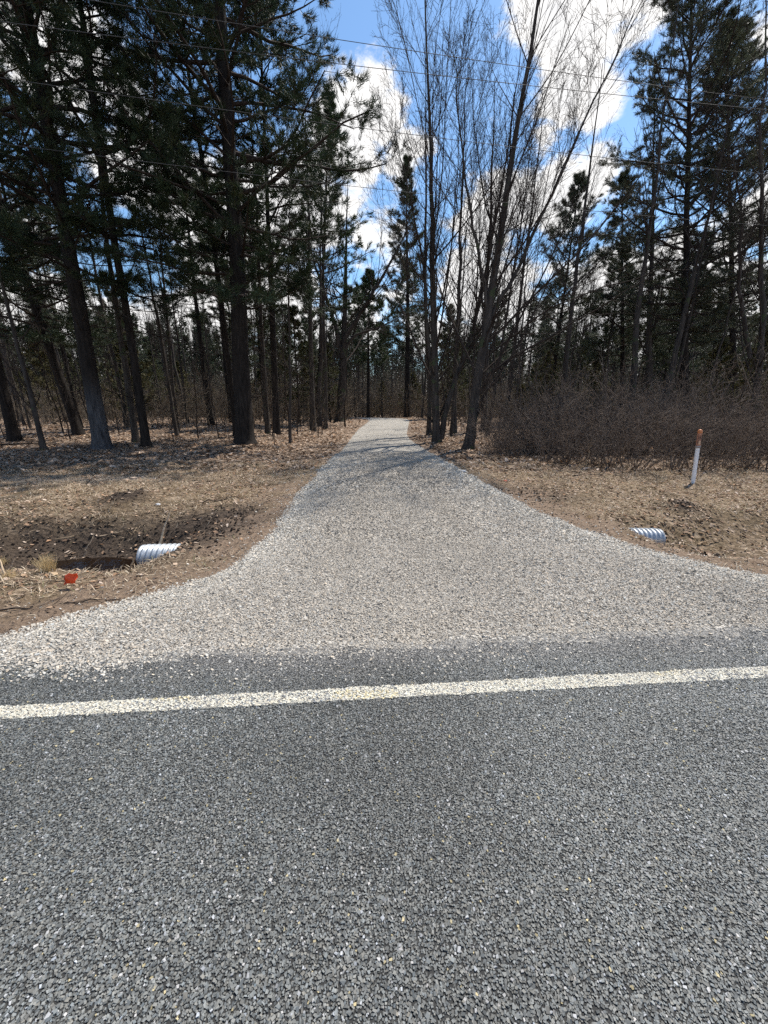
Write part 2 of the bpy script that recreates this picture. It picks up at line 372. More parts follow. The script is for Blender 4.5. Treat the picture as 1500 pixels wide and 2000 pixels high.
def build_road():
    r = np.random.default_rng(3)
    # sheet in the road's own direction, two lanes wide
    us = np.array([-300, -60, -12, -6, -3, 0, 3, 6, 12, 60, 300.]); V = []
    svals = [-7.2, -4, -1.2, EDGE]
    for s in svals:
        for u in us: V.append((u*cs-s*sn, LA[1]+u*sn+s*cs, 0.0))
    V = np.array(V); F = grid_faces(len(us), 4)
    x, y = jgrid(-3.9, 4.3, 0.15, 2.8, 0.0068, r); s = s_of(x, y)
    k = (s < EDGE+0.05*fbm(x*3, y*3, 3)+0.03*r.random(len(x))) & frustum(x, y) & (np.abs(s) > LW-0.006+0.004*fbm(x*20, y*20, 2))
    k &= r.random(len(x)) > 0.06; x, y = x[k], y[k]; n = len(x)
    P = np.stack([x, y, r.uniform(0.0005, 0.0022, n)], 1)
    v, f = stones(P, r.uniform(0.0048, 0.0092, n)*(1+.35*(r.random(n) < .08)), 0.60, 0.20, r)
    c = grey_tints(n, r, 0.080, 0.225, 0.035, 1.1)*np.array([.98, 1.01, .96])
    pale = r.random(n) < 0.045; c[pale] = grey_tints(pale.sum(), r, 0.22, 0.48, 0.03)
    tan = r.random(n) < 0.006; c[tan] = np.array([0.50, 0.42, 0.24])*r.uniform(.6, 1.1, (tan.sum(), 1))
    wear = 1+0.35*fbm(x*1.1, y*1.1+30, 3)+0.12*fbm(x*0.4*cs+2, (y-SL*x)*3.0, 2); c = c*wear[:, None]; c *= 0.94
    # dust and fines swept from the drive lighten the outer strip
    du = smoothstep(0.06, EDGE, s[k]+0.22*fbm(x*2.2, y*2.2, 3))*smoothstep(-2.4, -0.9, x)*0.62
    c = c*(1-du[:, None])+np.array([0.26, 0.245, 0.23])*du[:, None]*r.uniform(.5, 1.3, (n, 1))
    o = ob('road', mesh_data('road', V, F, M['bitumen'])); tag(o, 'grey chip sealed asphalt road with exposed stone aggregate', kind='structure')
    o2 = ob('road_surface_stones', mesh_data('road_surface_stones', v, f, M['chip'], np.repeat(c, 8, 0))); tag(o2, 'grey stone chips set in the asphalt road', kind='structure')
    # white edge line: paint on the binder and on the chips it covers
    x, y = jgrid(-5.2, 5.4, 0.9, 2.6, 0.0078, r); s = s_of(x, y); k = (np.abs(s) < LW+0.012*fbm(x*30, y*30, 2)+0.006*fbm(x*4, y*4, 2)); x, y = x[k], y[k]; n = len(x)
    P = np.stack([x, y, r.uniform(0.004, 0.0062, n)], 1); v, f = stones(P, r.uniform(0.0066, 0.0115, n), 0.45, 0.2, r)
    c = grey_tints(n, r, 0.52, 0.70, 0.03)*np.array([1.02, 0.96, 0.80]); worn = r.random(n) < 0.15+0.45*np.clip(fbm(x*2, y*2, 3), 0, 1); c[worn] = grey_tints(worn.sum(), r, 0.10, 0.35, 0.04)
    yel = (fbm(x*1.7+3, y*5+1, 3) > 0.35) & (r.random(n) < 0.4); c[yel] *= np.array([1.0, 0.93, 0.72])
    V2 = []
    for s_ in (-LW, LW):
        for u in us: V2.append((u*cs-s_*sn, LA[1]+u*sn+s_*cs, 0.004))
    o3 = ob('road_edge_line', mesh_data('road_edge_line', np.array(V2), grid_faces(len(us), 2), plain('line_paint', (0.42, 0.40, 0.35), 0.8, 0.3, 0, 140, 0.25, 0.002)))
    tag(o3, 'worn white painted edge line along the road', kind='structure')
    o4 = ob('road_edge_line_stones', mesh_data('line_stones', v, f, M['paint'], np.repeat(c, 8, 0)), o3)
build_road()

def build_gravel():
    r = np.random.default_rng(5); Ps, Ss, Cs = [], [], []
    for (y0, y1, c) in ((1.9, 4.2, 0.0118), (4.2, 6.6, 0.0165), (6.6, 12.0, 0.027)):
        x, y = jgrid(-6.2, 8.6, y0, y1, c, r); fm = frustum(x, y); x, y = x[fm], y[fm]
        g = sdf_poly(x, y); s = s_of(x, y)
        edge = 0.12*fbm(x*2.3, y*2.3+3, 3)+0.10*r.random(len(x))**2
        near = EDGE+0.02+0.16*fbm(x*1.6+9, y*2.6, 3)-0.10*smoothstep(-0.5, -3, x)
        # outside the compacted tracks the top stone lies loose and pale
        k = (g+edge < 0.06) & (s > near-0.16*r.random(len(x))**3)
        # stray stones swept onto the road and into the grass
        stray = ((s > 0.0) & (s <= near) & (r.random(len(x)) < 0.10*smoothstep(0.0, 0.4, s))) | ((g+edge >= 0.06) & (g < 0.9) & (s > near) & (r.random(len(x)) < 0.06*np.exp(-g*4)))
        k |= stray; x, y, g = x[k], y[k], g[k]; n = len(x)
        inside = g < 0.03
        z = np.maximum(drive_z(x, y, g), terrain(x, y, g)); z = np.where(s[k] < EDGE, 0.002, z)
        Ps.append(np.stack([x, y, z+c*0.12], 1)); Ss.append(c*r.uniform(0.5, 1.25, n)*(1+0.7*(r.random(n) < 0.07)))
        col = grey_tints(n, r, 0.29, 0.52, 0.035, 1.0)*np.array([1.10, 1.0, 0.86])
        tone = fbm(x*0.9+2, y*0.5, 3); col = col*(1+0.20*tone)[:, None]
        tr = np.exp(-((x-0.30-0.02*y)/0.42)**2)*0.35+0.55*(np.exp(-((x-1.05+0.02*y)/0.28)**2)+np.exp(-((x+0.55-0.03*y)/0.28)**2))*smoothstep(2.6, 4.0, y); tr = np.clip(tr+.30*np.exp(-((x-.3)/1.3)**2)+.25*fbm(x*.8+4, y*.8, 3), 0, 1); col = col*(1-tr[:, None]*0.7)+np.array([0.40, 0.355, 0.295])*tr[:, None]*0.7
        pale = smoothstep(-0.6, -0.05, g)*0.2; col = col*(1+pale[:, None]*np.array([0.9, 1.0, 1.05]))
        Cs.append(np.clip(col, 0.03, 0.72))
    P = np.concatenate(Ps); v, f = stones(P, np.concatenate(Ss), 0.62, 0.35, r)
    o = ob('gravel', mesh_data('gravel', v, f, M['stone'], np.repeat(np.concatenate(Cs), 8, 0))); tag(o, 'loose pale grey crushed stone spread over the driveway', kind='stuff')
    print('gravel stones', len(P))
build_gravel()

# ------------------------------------------------------------------ ground litter
def build_leaves():
    r = np.random.default_rng(11); Ps = []; Sz = []
    def add(n, x0, x1, y0, y1, fn, s0, s1):
        x = r.uniform(x0, x1, n); y = r.uniform(y0, y1, n); k = frustum(x, y, 1.1); x, y = x[k], y[k]; g = sdf_poly(x, y); s = s_of(x, y)
        k = (g > 0.05) & (s > 0.7) & (r.random(len(x)) < fn(x, y, g, s)); x, y, g = x[k], y[k], g[k]
        Ps.append(np.stack([x, y, terrain(x, y, g)], 1)); Sz.append(r.uniform(s0, s1, len(x)))
    def near(x, y, g, s):
        n = 0.5+0.9*fbm(x*1.1+3, y*1.1, 3)
        mudz = np.exp(-((s-3.0)/0.9)**2)*(x < 0)
        right = (x > 0)*0.35*np.exp(-((s-2.8)/1.2)**2)
        return np.clip((0.32+0.35*smoothstep(4, 9, y)+right)*np.clip(n, 0.1, 1.3)*(1-0.55*mudz)*smoothstep(0.0, 0.9, g), 0, 1)
    add(120000, -9, 11, 2.4, 9.5, near, 0.012, 0.034)
    add(46000, -17, 19, 9.0, 18, lambda x, y, g, s: np.clip(0.55+0.6*fbm(x*0.8, y*0.8, 3), 0.15, 1)*smoothstep(0, 0.5, g), 0.030, 0.075)
    add(46000, -38, 40, 18, 40, lambda x, y, g, s: np.clip(0.6+0.6*fbm(x*0.6, y*0.6, 3), 0.2, 1)*smoothstep(0, 0.4, g), 0.05, 0.11)
    P = np.concatenate(Ps); S = np.concatenate(Sz); n = len(P)
    # a curled blade: six corners, folded on the midrib
    base = np.array([[-1, 0, 0], [-0.2, -0.55, .22], [0.5, -0.42, .26], [1.05, 0, .12], [0.5, 0.42, .26], [-0.2, 0.55, .22], [0.1, 0, 0.0]], float)
    F0 = np.array([[0, 1, 6], [1, 2, 6], [2, 3, 6], [3, 4, 6], [4, 5, 6], [5, 0, 6]])
    v = base[None]*(1+r.uniform(-.3, .3, (n, 7, 3))); v[:, :, 2] *= r.uniform(-0.8, 1.8, n)[:, None]
    tx, ty = r.normal(0, 0.30, n), r.normal(0, 0.30, n); v[:, :, 2] += v[:, :, 0]*tx[:, None]+v[:, :, 1]*ty[:, None]
    a = r.uniform(0, 6.283, n); x = v[:, :, 0]*np.cos(a)[:, None]-v[:, :, 1]*np.sin(a)[:, None]; y = v[:, :, 0]*np.sin(a)[:, None]+v[:, :, 1]*np.cos(a)[:, None]
    v = np.stack([x, y, v[:, :, 2]], 2)*S[:, None, None]; v[:, :, 2] += -v[:, :, 2].min(1)[:, None]*0.7+0.004; v += P[:, None]
    pal = np.array([[.30, .195, .12], [.22, .135, .08], [.40, .29, .20], [.15, .09, .055], [.48, .37, .28], [.33, .19, .10], [.10, .065, .045], [.27, .20, .14]])
    c = pal[r.choice(8, n, p=[.23, .15, .19, .12, .09, .08, .06, .08])]*r.uniform(.8, 1.35, (n, 1)); c = c*.86+c.mean(1, keepdims=True)*.14*np.array([1.03, 1.0, 1.0])
    o = ob('fallen_leaves', mesh_data('fallen_leaves', v.reshape(-1, 3), (F0[None]+7*np.arange(n)[:, None, None]).reshape(-1, 3), M['leaf'], np.repeat(c, 7, 0)))
    tag(o, 'dry brown fallen leaves littering the ground under the trees', kind='stuff'); print('leaves', n)
build_leaves()

def build_grass():
    r = np.random.default_rng(13); n = 260000
    x = r.uniform(-9, 11, n); y = 2.2+8.3*r.random(n)**1.2; k = frustum(x, y, 1.1); x, y = x[k], y[k]; g = sdf_poly(x, y); s = s_of(x, y)
    mud, dirt, lit, sa = ground_masks(x, y, g); cl = fbm(x*1.5+20, y*1.5, 3)
    p = np.clip(0.55+1.2*cl, 0.05, 1)*(1-mud)*(1-0.85*dirt)*(1-0.7*lit)*(1-sa*0.7)*(1-0.5*(x > 0)*(np.abs(s-2.8) < 0.7))
    k = (g > 0.04) & (s > 0.55) & (r.random(len(x)) < p); x, y, g = x[k], y[k], g[k]; n = len(x)
    h = r.uniform(0.03, 0.10, n)*(1+0.5*np.clip(fbm(x*2, y*2, 2), 0, 1)); el = np.clip(r.normal(0.35, 0.3, n), -0.02, 1.4); a = r.uniform(0, 6.283, n)
    b0 = np.stack([x, y, terrain(x, y, g)+0.003], 1); d = np.stack([np.cos(a)*np.cos(el), np.sin(a)*np.cos(el), np.sin(el)], 1); w = np.stack([-np.sin(a), np.cos(a), 0*a], 1)*r.uniform(.0018, .0042, n)[:, None]
    mid = b0+d*h[:, None]*.55; tip = b0+d*h[:, None]; tip[:, 2] -= h*0.15
    v = np.stack([b0-w, b0+w, mid+w*.8, mid-w*.8, tip+w*.15, tip-w*.15], 1); F0 = np.array([[0, 1, 2, 3], [3, 2, 4, 5]])
    pal = np.array([[.44, .345, .245], [.32, .24, .165], [.56, .47, .35], [.20, .145, .09], [.20, .19, .10]])
    c = pal[r.choice(5, n, p=[.34, .28, .2, .13, .05])]*r.uniform(.7, 1.15, (n, 1))
    o = ob('dry_grass', mesh_data('dry_grass', v.reshape(-1, 3), (F0[None]+6*np.arange(n)[:, None, None]).reshape(-1, 4), M['straw'], np.repeat(c, 6, 0)))
    tag(o, 'short matted straw coloured dead grass on the verge', kind='stuff'); print('blades', n)
build_grass()

# ------------------------------------------------------------------ branching machinery
def tubes(P, Rr, sides, V, F, off, lump=0, r=rng):
    B, n, _ = P.shape
    T = np.gradient(P, axis=1); T = nrm(T)
    ref = np.zeros_like(T); vert = np.abs(T[:, :1, 2:3]) > 0.85
    ref[:] = np.where(vert, np.array([1.0, 0, 0]), np.array([0, 0, 1.0]))
    U = nrm(np.cross(T, ref)); Wv = np.cross(T, U)
    a = np.arange(sides)*2*np.pi/sides; ca, sa = np.cos(a), np.sin(a)
    rad = Rr[:, :, None]*(1 + (lump*(r.random((B, 1, sides))-0.5) + lump*0.6*(r.random((B, n, sides))-0.5) if lump else 0))
    ring = P[:, :, None]+rad[..., None]*(U[:, :, None]*ca[:, None]+Wv[:, :, None]*sa[:, None])
    V.append(ring.reshape(-1, 3))
    b = np.arange(B)[:, None, None]*n*sides; i = np.arange(n-1)[None, :, None]*sides; j = np.arange(sides)[None, None]; jn = (j+1) % sides
    q = np.stack([b+i+j, b+i+jn, b+i+sides+jn, b+i+sides+j], -1).reshape(-1, 4)+off
    F.append(q); return off+B*n*sides
def walk(p0, d0, length, nseg, up, wob, r, droop=0):
    B = len(p0); P = np.zeros((B, nseg+1, 3)); P[:, 0] = p0; d = nrm(d0); st = (length/nseg)[:, None]
    for i in range(nseg):
        P[:, i+1] = P[:, i]+d*st
        d = nrm(d+np.array([0, 0, 1.0])*(up-droop*(i/nseg))+r.normal(0, wob, (B, 3)))
    return P
def sprout(P, Rr, k, t0, t1, ang, angsd, lr, nseg, up, wob, rr, r, flat=0.0, taper=0.55, minr=0.002, lenfn=None, rend=0.25):
    B, n, _ = P.shape; t = t0+(t1-t0)*(np.arange(k)[None]+r.random((B, k)))/k
    f = t*(n-1); i = np.clip(f.astype(int), 0, n-2); w = (f-i)[..., None]; bi = np.arange(B)[:, None]
    p0 = P[bi, i]*(1-w)+P[bi, i+1]*w; T = nrm(P[bi, i+1]-P[bi, i]); r0 = (Rr[bi, i]*(1-w[..., 0])+Rr[bi, i+1]*w[..., 0])
    Lp = np.linalg.norm(np.diff(P, axis=1), axis=2).sum(1)[:, None]
    rv = r.normal(size=T.shape); 
    if flat > 0:
        side = nrm(np.cross(T, np.array([0, 0, 1.0]))+1e-6); sg = np.where((np.arange(k)[None]+r.integers(0, 2, (B, 1))) % 2 == 0, 1, -1)[..., None]
        rv = rv*(1-flat)+side*sg*flat*1.6
    perp = nrm(rv-T*(rv*T).sum(-1, keepdims=True)); a = np.radians(ang+r.normal(0, angsd, (B, k)))[..., None]
    d = T*np.cos(a)+perp*np.sin(a)
    ln = Lp*lr*(1-taper*t)*r.uniform(.6, 1.25, (B, k))
    if lenfn is not None: ln = lenfn(t, r)*np.ones_like(ln)
    C = walk(p0.reshape(-1, 3), d.reshape(-1, 3), ln.ravel(), nseg, up, wob, r)
    cr0 = np.maximum(np.minimum(r0*rr, r0*0.9), minr).ravel(); prof = np.linspace(1, rend, nseg+1)[None]
    return C, np.maximum(cr0[:, None]*prof, minr*0.6)
def trunk_line(H, lean, r, n=14, wob=0.02, bend=None):
    t = np.linspace(0, 1, n); P = np.zeros((n, 3)); P[:, 2] = t*H
    P[:, 0] = lean[0]*t*H; P[:, 1] = lean[1]*t*H
    w = np.cumsum(r.normal(0, wob, (n, 2)), 0)*H/ n*2; w -= w[0]; w -= t[:, None]*w[-1]*0.5; P[:, :2] += w*np.minimum(1, t*6)[:, None]
    if bend is not None: P[:, :2] += np.interp(t, *[np.array(b) for b in (bend[0], bend[1])])[:, None]*np.array(bend[2])
    return P[None]
def flare(R0, R1, n, H, fl=0.55):
    z = np.linspace(0, 1, n); return ((R0*(1-z)**1.15+R1*z)*(1+fl*np.exp(-z*H/0.22)))[None]

def needle_mesh(TP, TD, k, ln, wd, r, spread=0.9):
    n = len(TP); D = nrm(TD[:, None]+r.normal(0, spread*0.5, (n, k, 3))); S = nrm(np.cross(D, r.normal(size=(n, k, 3))))
    l = ln*r.uniform(.7, 1.2, (n, k, 1)); w = wd*r.uniform(.7, 1.3, (n, k, 1)); b = TP[:, None]+r.normal(0, ln*0.15, (n, k, 3))
    V = np.stack([b-S*w*.5, b+S*w*.5, b+D*l], 2).reshape(-1, 3); return V, np.arange(len(V)).reshape(-1, 3)

def pine_parts(H, zb, Rm, R0, r, lean=(0, 0), nlimb=70, k2=9, k3=4, tn=6, ln=0.16, wd=0.02, dead=12, hero=False, green=(0.040, 0.062, 0.026), prof=0.75, thin=1.0):
    n = 16; T = trunk_line(H, lean, r, n, 0.012 if not hero else 0.008); TR = flare(R0, 0.03, n, H)
    if hero:                                          # extra rings near the foot for the root flare
        zz = np.array([-0.15, 0, 0.08, 0.2, 0.45, 0.9]); tt = np.clip(zz/H, 0, 1)
        P0 = np.stack([np.interp(tt, np.linspace(0, 1, n), T[0, :, j]) for j in range(3)], 1); P0[:, 2] = zz
        rr0 = R0*(1-tt)**1.25*(1+0.45*np.exp(-np.maximum(zz, 0)/0.22))
        T = np.concatenate([P0, T[0, 2:]])[None]; TR = np.concatenate([rr0, TR[0, 2:]])[None]; n = T.shape[1]
    V, F = [], []; tubes(T, TR, 16 if hero else 8, V, F, 0, 0.10 if hero else 0.05, r); tv, tf = V[0], F[0]
    zt = (T[0, :, 2]); t_of = lambda z: np.interp(z, zt, np.linspace(0, 1, n))
    # living limbs
    zs = zb+(H-0.25-zb)*(np.arange(nlimb)+r.random(nlimb))/nlimb; q = (zs-zb)/(H-zb)
    shape = np.clip(np.minimum(1, 0.55+q*2.2), 0, 1)*(1-q)**prof*1.12+0.04
    ln_l = Rm*shape*r.uniform(.62, 1.15, nlimb)
    az = np.arange(nlimb)*2.399+r.normal(0, .35, nlimb); el = np.radians(np.interp(q, [0, .3, .7, 1], [0, 14, 36, 68])+r.normal(0, 11, nlimb))
    P0 = np.stack([np.interp(zs, zt, T[0, :, 0]), np.interp(zs, zt, T[0, :, 1]), zs], 1)
    D0 = np.stack([np.cos(az)*np.cos(el), np.sin(az)*np.cos(el), np.sin(el)], 1)
    L1 = walk(P0, D0, ln_l, 6, 0.06, 0.12, r); R1 = np.maximum(0.012+0.011*ln_l, .012)[:, None]*np.linspace(1, .25, 7)[None]
    L2, R2 = sprout(L1, R1, k2, .22, 1.0, 48, 12, .42, 4, .05, .12, .5, r, flat=.72, taper=.6, minr=.005)
    V, F = [], []; off = tubes(L1, R1, 5 if hero else 3, V, F, 0); off = tubes(L2, R2, 3, V, F, off)
    # bare dead limbs under the crown
    if dead:
        zd = r.uniform(min(1.6, zb*0.6), zb+0.15*(H-zb), dead); a = r.uniform(0, 6.28, dead); e = np.radians(r.normal(-2, 12, dead))
        Pd = np.stack([np.interp(zd, zt, T[0, :, 0]), np.interp(zd, zt, T[0, :, 1]), zd], 1)
        Ld = walk(Pd, np.stack([np.cos(a)*np.cos(e), np.sin(a)*np.cos(e), np.sin(e)], 1), Rm*r.uniform(.3, .85, dead), 6, .0, .13, r, .08); Rd = np.full((dead, 1), .022)*np.linspace(1, .25, 7)[None]
        off = tubes(Ld, Rd, 3, V, F, off); L2d, R2d = sprout(Ld, Rd, 6, .25, 1, 45, 15, .4, 3, .0, .15, .5, r, flat=.5, minr=.004); off = tubes(L2d, R2d, 3, V, F, off)
    L3, R3 = sprout(L2, R2, k3, .25, 1.0, 42, 14, .5, 2, .08, .15, .6, r, flat=.55, taper=.4, minr=.003)
    if hero: off = tubes(L3, R3, 3, V, F, off)
    bv, bf = np.concatenate(V), np.concatenate(F)
    TP = np.concatenate([L2[:, 2], L2[:, 3], L2[:, 4], L3[:, 1], L3[:, 2], .5*(L3[:, 1]+L3[:, 2])]); TD = np.concatenate([L2[:, 3]-L2[:, 2], L2[:, 4]-L2[:, 3], L2[:, 4]-L2[:, 3]]+[L3[:, 2]-L3[:, 1]]*3)
    if thin < 1: k = r.random(len(TP)) < thin; TP, TD = TP[k], TD[k]
    nv, nf = needle_mesh(TP, nrm(TD)+np.array([0, 0, .25]), tn, ln, wd, r)
    c = np.array(green)*r.uniform(.55, 1.5, (len(TP), 1)); c = c+np.array([.02, .012, 0])*(r.random((len(TP), 1)) < .15)
    return (tv, tf), (bv, bf), (nv, nf, np.repeat(c, tn*3, 0))
def assemble_pine(name, parts, loc, rz=0):
    root = empty(name, loc, rz)
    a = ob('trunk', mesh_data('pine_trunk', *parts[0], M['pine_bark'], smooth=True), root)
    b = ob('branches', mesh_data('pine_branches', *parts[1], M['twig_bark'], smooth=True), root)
    c = ob('crown', mesh_data('pine_crown', parts[2][0], parts[2][1], M['needles'], parts[2][2]), root)
    KIDS[root.name] = [a, b, c]; return root

def bare_parts(H, R0, r, lean=(0, 0), k1=12, t0=.35, ang=34, up=.10, l1=.42, k2=8, k3=5, k4=0, stems=(), bend=None, hero=False, kk=1.0, limbs=(), wob=0.014):
    n = 16; T = trunk_line(H, lean, r, n, wob, bend); TR = flare(R0, .012, n, H, .4)
    if hero:
        zz = np.array([-.15, 0, .08, .2, .45, .9]); tt = np.clip(zz/H, 0, 1)
        P0 = np.stack([np.interp(tt, np.linspace(0, 1, n), T[0, :, j]) for j in range(3)], 1); P0[:, 2] = zz
        rr0 = R0*(1-tt)**1.7*(1+.42*np.exp(-np.maximum(zz, 0)/.20)); T = np.concatenate([P0, T[0, 2:]])[None]; TR = np.concatenate([rr0, TR[0, 2:]])[None]
    V, F = [], []; off = tubes(T, TR, 14 if hero else 8, V, F, 0, .10 if hero else .05, r)
    m_ = T.shape[1]; mains = [(T[:, :, :], TR)]
    for (pts, ra, rb) in stems:                         # forks: explicit centre lines relative to the foot
        pts = np.array(pts, float); q = np.linspace(0, 1, m_); kq = np.linspace(0, 1, len(pts)); S = np.stack([np.interp(q, kq, pts[:, j]) for j in range(3)], 1)
        for _ in range(2): S[1:-1] = .25*S[:-2]+.5*S[1:-1]+.25*S[2:]
        S[1:-1] += r.normal(0, .02, S[1:-1].shape); SR = np.linspace(ra, rb, m_)[None]; off = tubes(S[None], SR, 9, V, F, off, .06, r); mains.append((S[None], SR))
    tv, tf = np.concatenate(V), np.concatenate(F); V, F = [], []; off = 0
    A = np.concatenate([m[0] for m in mains]); AR = np.concatenate([m[1] for m in mains])
    L1, R1 = sprout(A, AR, k1, t0, .99, ang, 8, l1, 8, up, .06, .30, r, taper=.55, minr=.008)
    off = tubes(L1, R1, 5 if hero else 4, V, F, off)
    L2, R2 = sprout(L1, R1, k2, .15, 1, 30, 9, .46, 6, up*.9, .08, .55, r, taper=.5, minr=.0055); off = tubes(L2, R2, 3, V, F, off)
    LB, RB = sprout(A, AR, int(k1), t0*.9, 1, 42, 12, .13, 5, up, .09, .3, r, taper=.3, minr=.0055); off = tubes(LB, RB, 3, V, F, off)
    L3, R3 = sprout(np.concatenate([L2]), R2, k3, .15, 1, 30, 10, .45, 4, up*.8, .10, .6, r, taper=.4, minr=.0042); off = tubes(L3, R3, 3, V, F, off)
    if k4: L4, R4 = sprout(L3, R3, k4, .2, 1, 32, 12, .5, 3, up*.5, .12, .7, r, taper=.3, minr=.0036); off = tubes(L4, R4, 3, V, F, off)
    for (pts, ra) in limbs:
        pts = np.array(pts, float); q = np.linspace(0, 1, 9); S = np.stack([np.interp(q, np.linspace(0, 1, len(pts)), pts[:, j]) for j in range(3)], 1)[None]
        S[:, 1:] += r.normal(0, .03, S[:, 1:].shape); SR = np.linspace(ra, .008, 9)[None]; off = tubes(S, SR, 5, V, F, off)
        B1, C1 = sprout(S, SR, 12, .2, 1, 35, 10, .35, 6, .03, .09, .5, r, taper=.5, minr=.006); off = tubes(B1, C1, 3, V, F, off)
        B2, C2 = sprout(B1, C1, 6, .2, 1, 35, 10, .45, 4, .02, .1, .6, r, minr=.0045); off = tubes(B2, C2, 3, V, F, off)
    return (tv, tf), (np.concatenate(V), np.concatenate(F))
def assemble_bare(name, parts, loc, rz=0, mt='grey_bark'):
    root = empty(name, loc, rz)
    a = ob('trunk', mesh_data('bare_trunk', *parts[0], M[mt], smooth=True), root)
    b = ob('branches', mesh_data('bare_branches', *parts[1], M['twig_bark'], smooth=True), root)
    KIDS[root.name] = [a, b]; return root

def foot(px, py, Y=None):
    p = G(px, py) if Y is None else np.array([*AT(px, py, Y)[:2], 0]); p[2] = Z(p[0], p[1]); return p
def lean_to(base, px, py):
    q = AT(px, py, base[1]); return ((q[0]-base[0])/(q[2]-base[2]), 0.0), q[2]-base[2]

# ------------------------------------------------------------------ trees that can be told apart
OCC = []                                             # (x, y, clearance) of what already stands
def hero_pine(px, py, tx, ty, R0, H, zb, Rm, seed, label, group='large pines along the woodland edge', **kw):
    b = foot(px, py); l, _ = lean_to(b, tx, ty); r = np.random.default_rng(seed)
    o = assemble_pine('pine_tree', pine_parts(H, zb, Rm, R0, r, l, hero=True, **kw), b); tag(o, label, 'pine tree', group); OCC.append((b[0], b[1], 1.0)); return o
dk = (0.026, 0.042, 0.020)
hero_pine(480, 868, 432, 60, 0.33, 23, 4.6, 4.8, 101, 'massive dark pine with thick furrowed trunk, first big tree left of the gravel driveway', nlimb=120, k2=9, k3=6, tn=13, ln=.20, wd=.015, green=dk, dead=16, prof=.55)
hero_pine(200, 876, 50, 0, .26, 22, 5.0, 4.8, 102, 'leaning pine with lower trunk coloured pale sky-lit grey and black upper trunk, at the left wood edge', nlimb=112, k2=9, k3=6, tn=13, ln=.20, wd=.015, green=dk, dead=14, prof=.55)
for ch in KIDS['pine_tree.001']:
    if ch.name.startswith('trunk'): ch.data.materials[0] = M['skylit_foot_bark']
hero_pine(286, 871, 178, 120, .145, 19, 6.0, 3.4, 103, 'slim black leaning pine trunk just right of the pale grey leaning pine', nlimb=64, k2=8, k3=4, tn=10, ln=.17, wd=.014, green=dk, dead=12)
hero_pine(155, 851, 30, 480, .21, 20, 4.6, 4.6, 104, 'stout leaning pine with mounded foot behind and left of the pale grey pine', nlimb=96, k2=9, k3=5, tn=11, ln=.20, wd=.016, green=dk, dead=12, prof=.55)
hero_pine(463, 853, 372, 170, .14, 20, 6.2, 3.6, 105, 'slender pine leaning left, standing half hidden behind the massive dark pine', nlimb=60, k2=8, k3=3, tn=6, ln=.2, wd=.025, green=dk, dead=10)
hero_pine(30, 862, -130, 200, .20, 21, 4.0, 5.0, 106, 'dark pine at the left border of the picture with foliage hanging low', nlimb=74, k2=8, k3=4, tn=6, ln=.20, wd=.026, green=dk, dead=8)
hero_pine(1338, 838, 1352, 25, .22, 22.4, 5.0, 5.0, 107, 'tallest pine right of the driveway, its pointed top high above the thicket', nlimb=108, k2=9, k3=5, tn=12, ln=.18, wd=.016, green=(.066, .076, .046), dead=10, prof=.62)
hero_pine(1432, 834, 1425, 170, .20, 19.0, 5.0, 4.4, 108, 'second tall pine right of the pointed one, with a broad ragged crown', nlimb=96, k2=9, k3=5, tn=11, ln=.19, wd=.017, green=(.064, .074, .044), dead=10, prof=.6)
hero_pine(1068, 824, 1125, 400, .17, 15.6, 4.2, 3.4, 109, 'mid height pine behind the forked bare tree with a narrow grey green crown', nlimb=60, k2=9, k3=4, tn=8, ln=.21, wd=.018, prof=.6, green=(.060, .074, .044), dead=10)
hero_pine(1215, 828, 1215, 450, .17, 14.5, 3.6, 3.5, 110, 'shorter pine left of the tallest one, rising from behind the thicket', nlimb=56, k2=9, k3=4, tn=8, ln=.21, wd=.018, prof=.6, green=(.060, .076, .044), dead=8)
hero_pine(795, 813, 797, 372, .33, 22.5, 7.0, 3.6, 111, 'straight dark pine standing right behind the far end of the gravel driveway', nlimb=60, k2=8, k3=3, tn=8, ln=.30, wd=.028, green=(.046, .064, .032), dead=12, prof=.8)
hero_pine(719, 812, 722, 560, .20, 14.0, 5.0, 3.2, 112, 'thin dark pine just left of where the driveway ends', nlimb=44, k2=7, k3=3, tn=5, ln=.34, wd=.05, green=(.042, .062, .028), dead=10)
hero_pine(620, 826, 640, 300, .20, 19, 6.5, 3.9, 113, 'pine with spreading drooping green boughs reaching toward the driveway from the left', nlimb=64, k2=8, k3=3, tn=6, ln=.26, wd=.034, green=(.036, .060, .026), dead=12)
hero_pine(541, 849, 524, 420, .17, 17, 6.5, 3.2, 114, 'reddish brown pine trunk standing right of the massive dark pine', nlimb=50, k2=8, k3=3, tn=6, ln=.22, wd=.028, green=dk, dead=14)

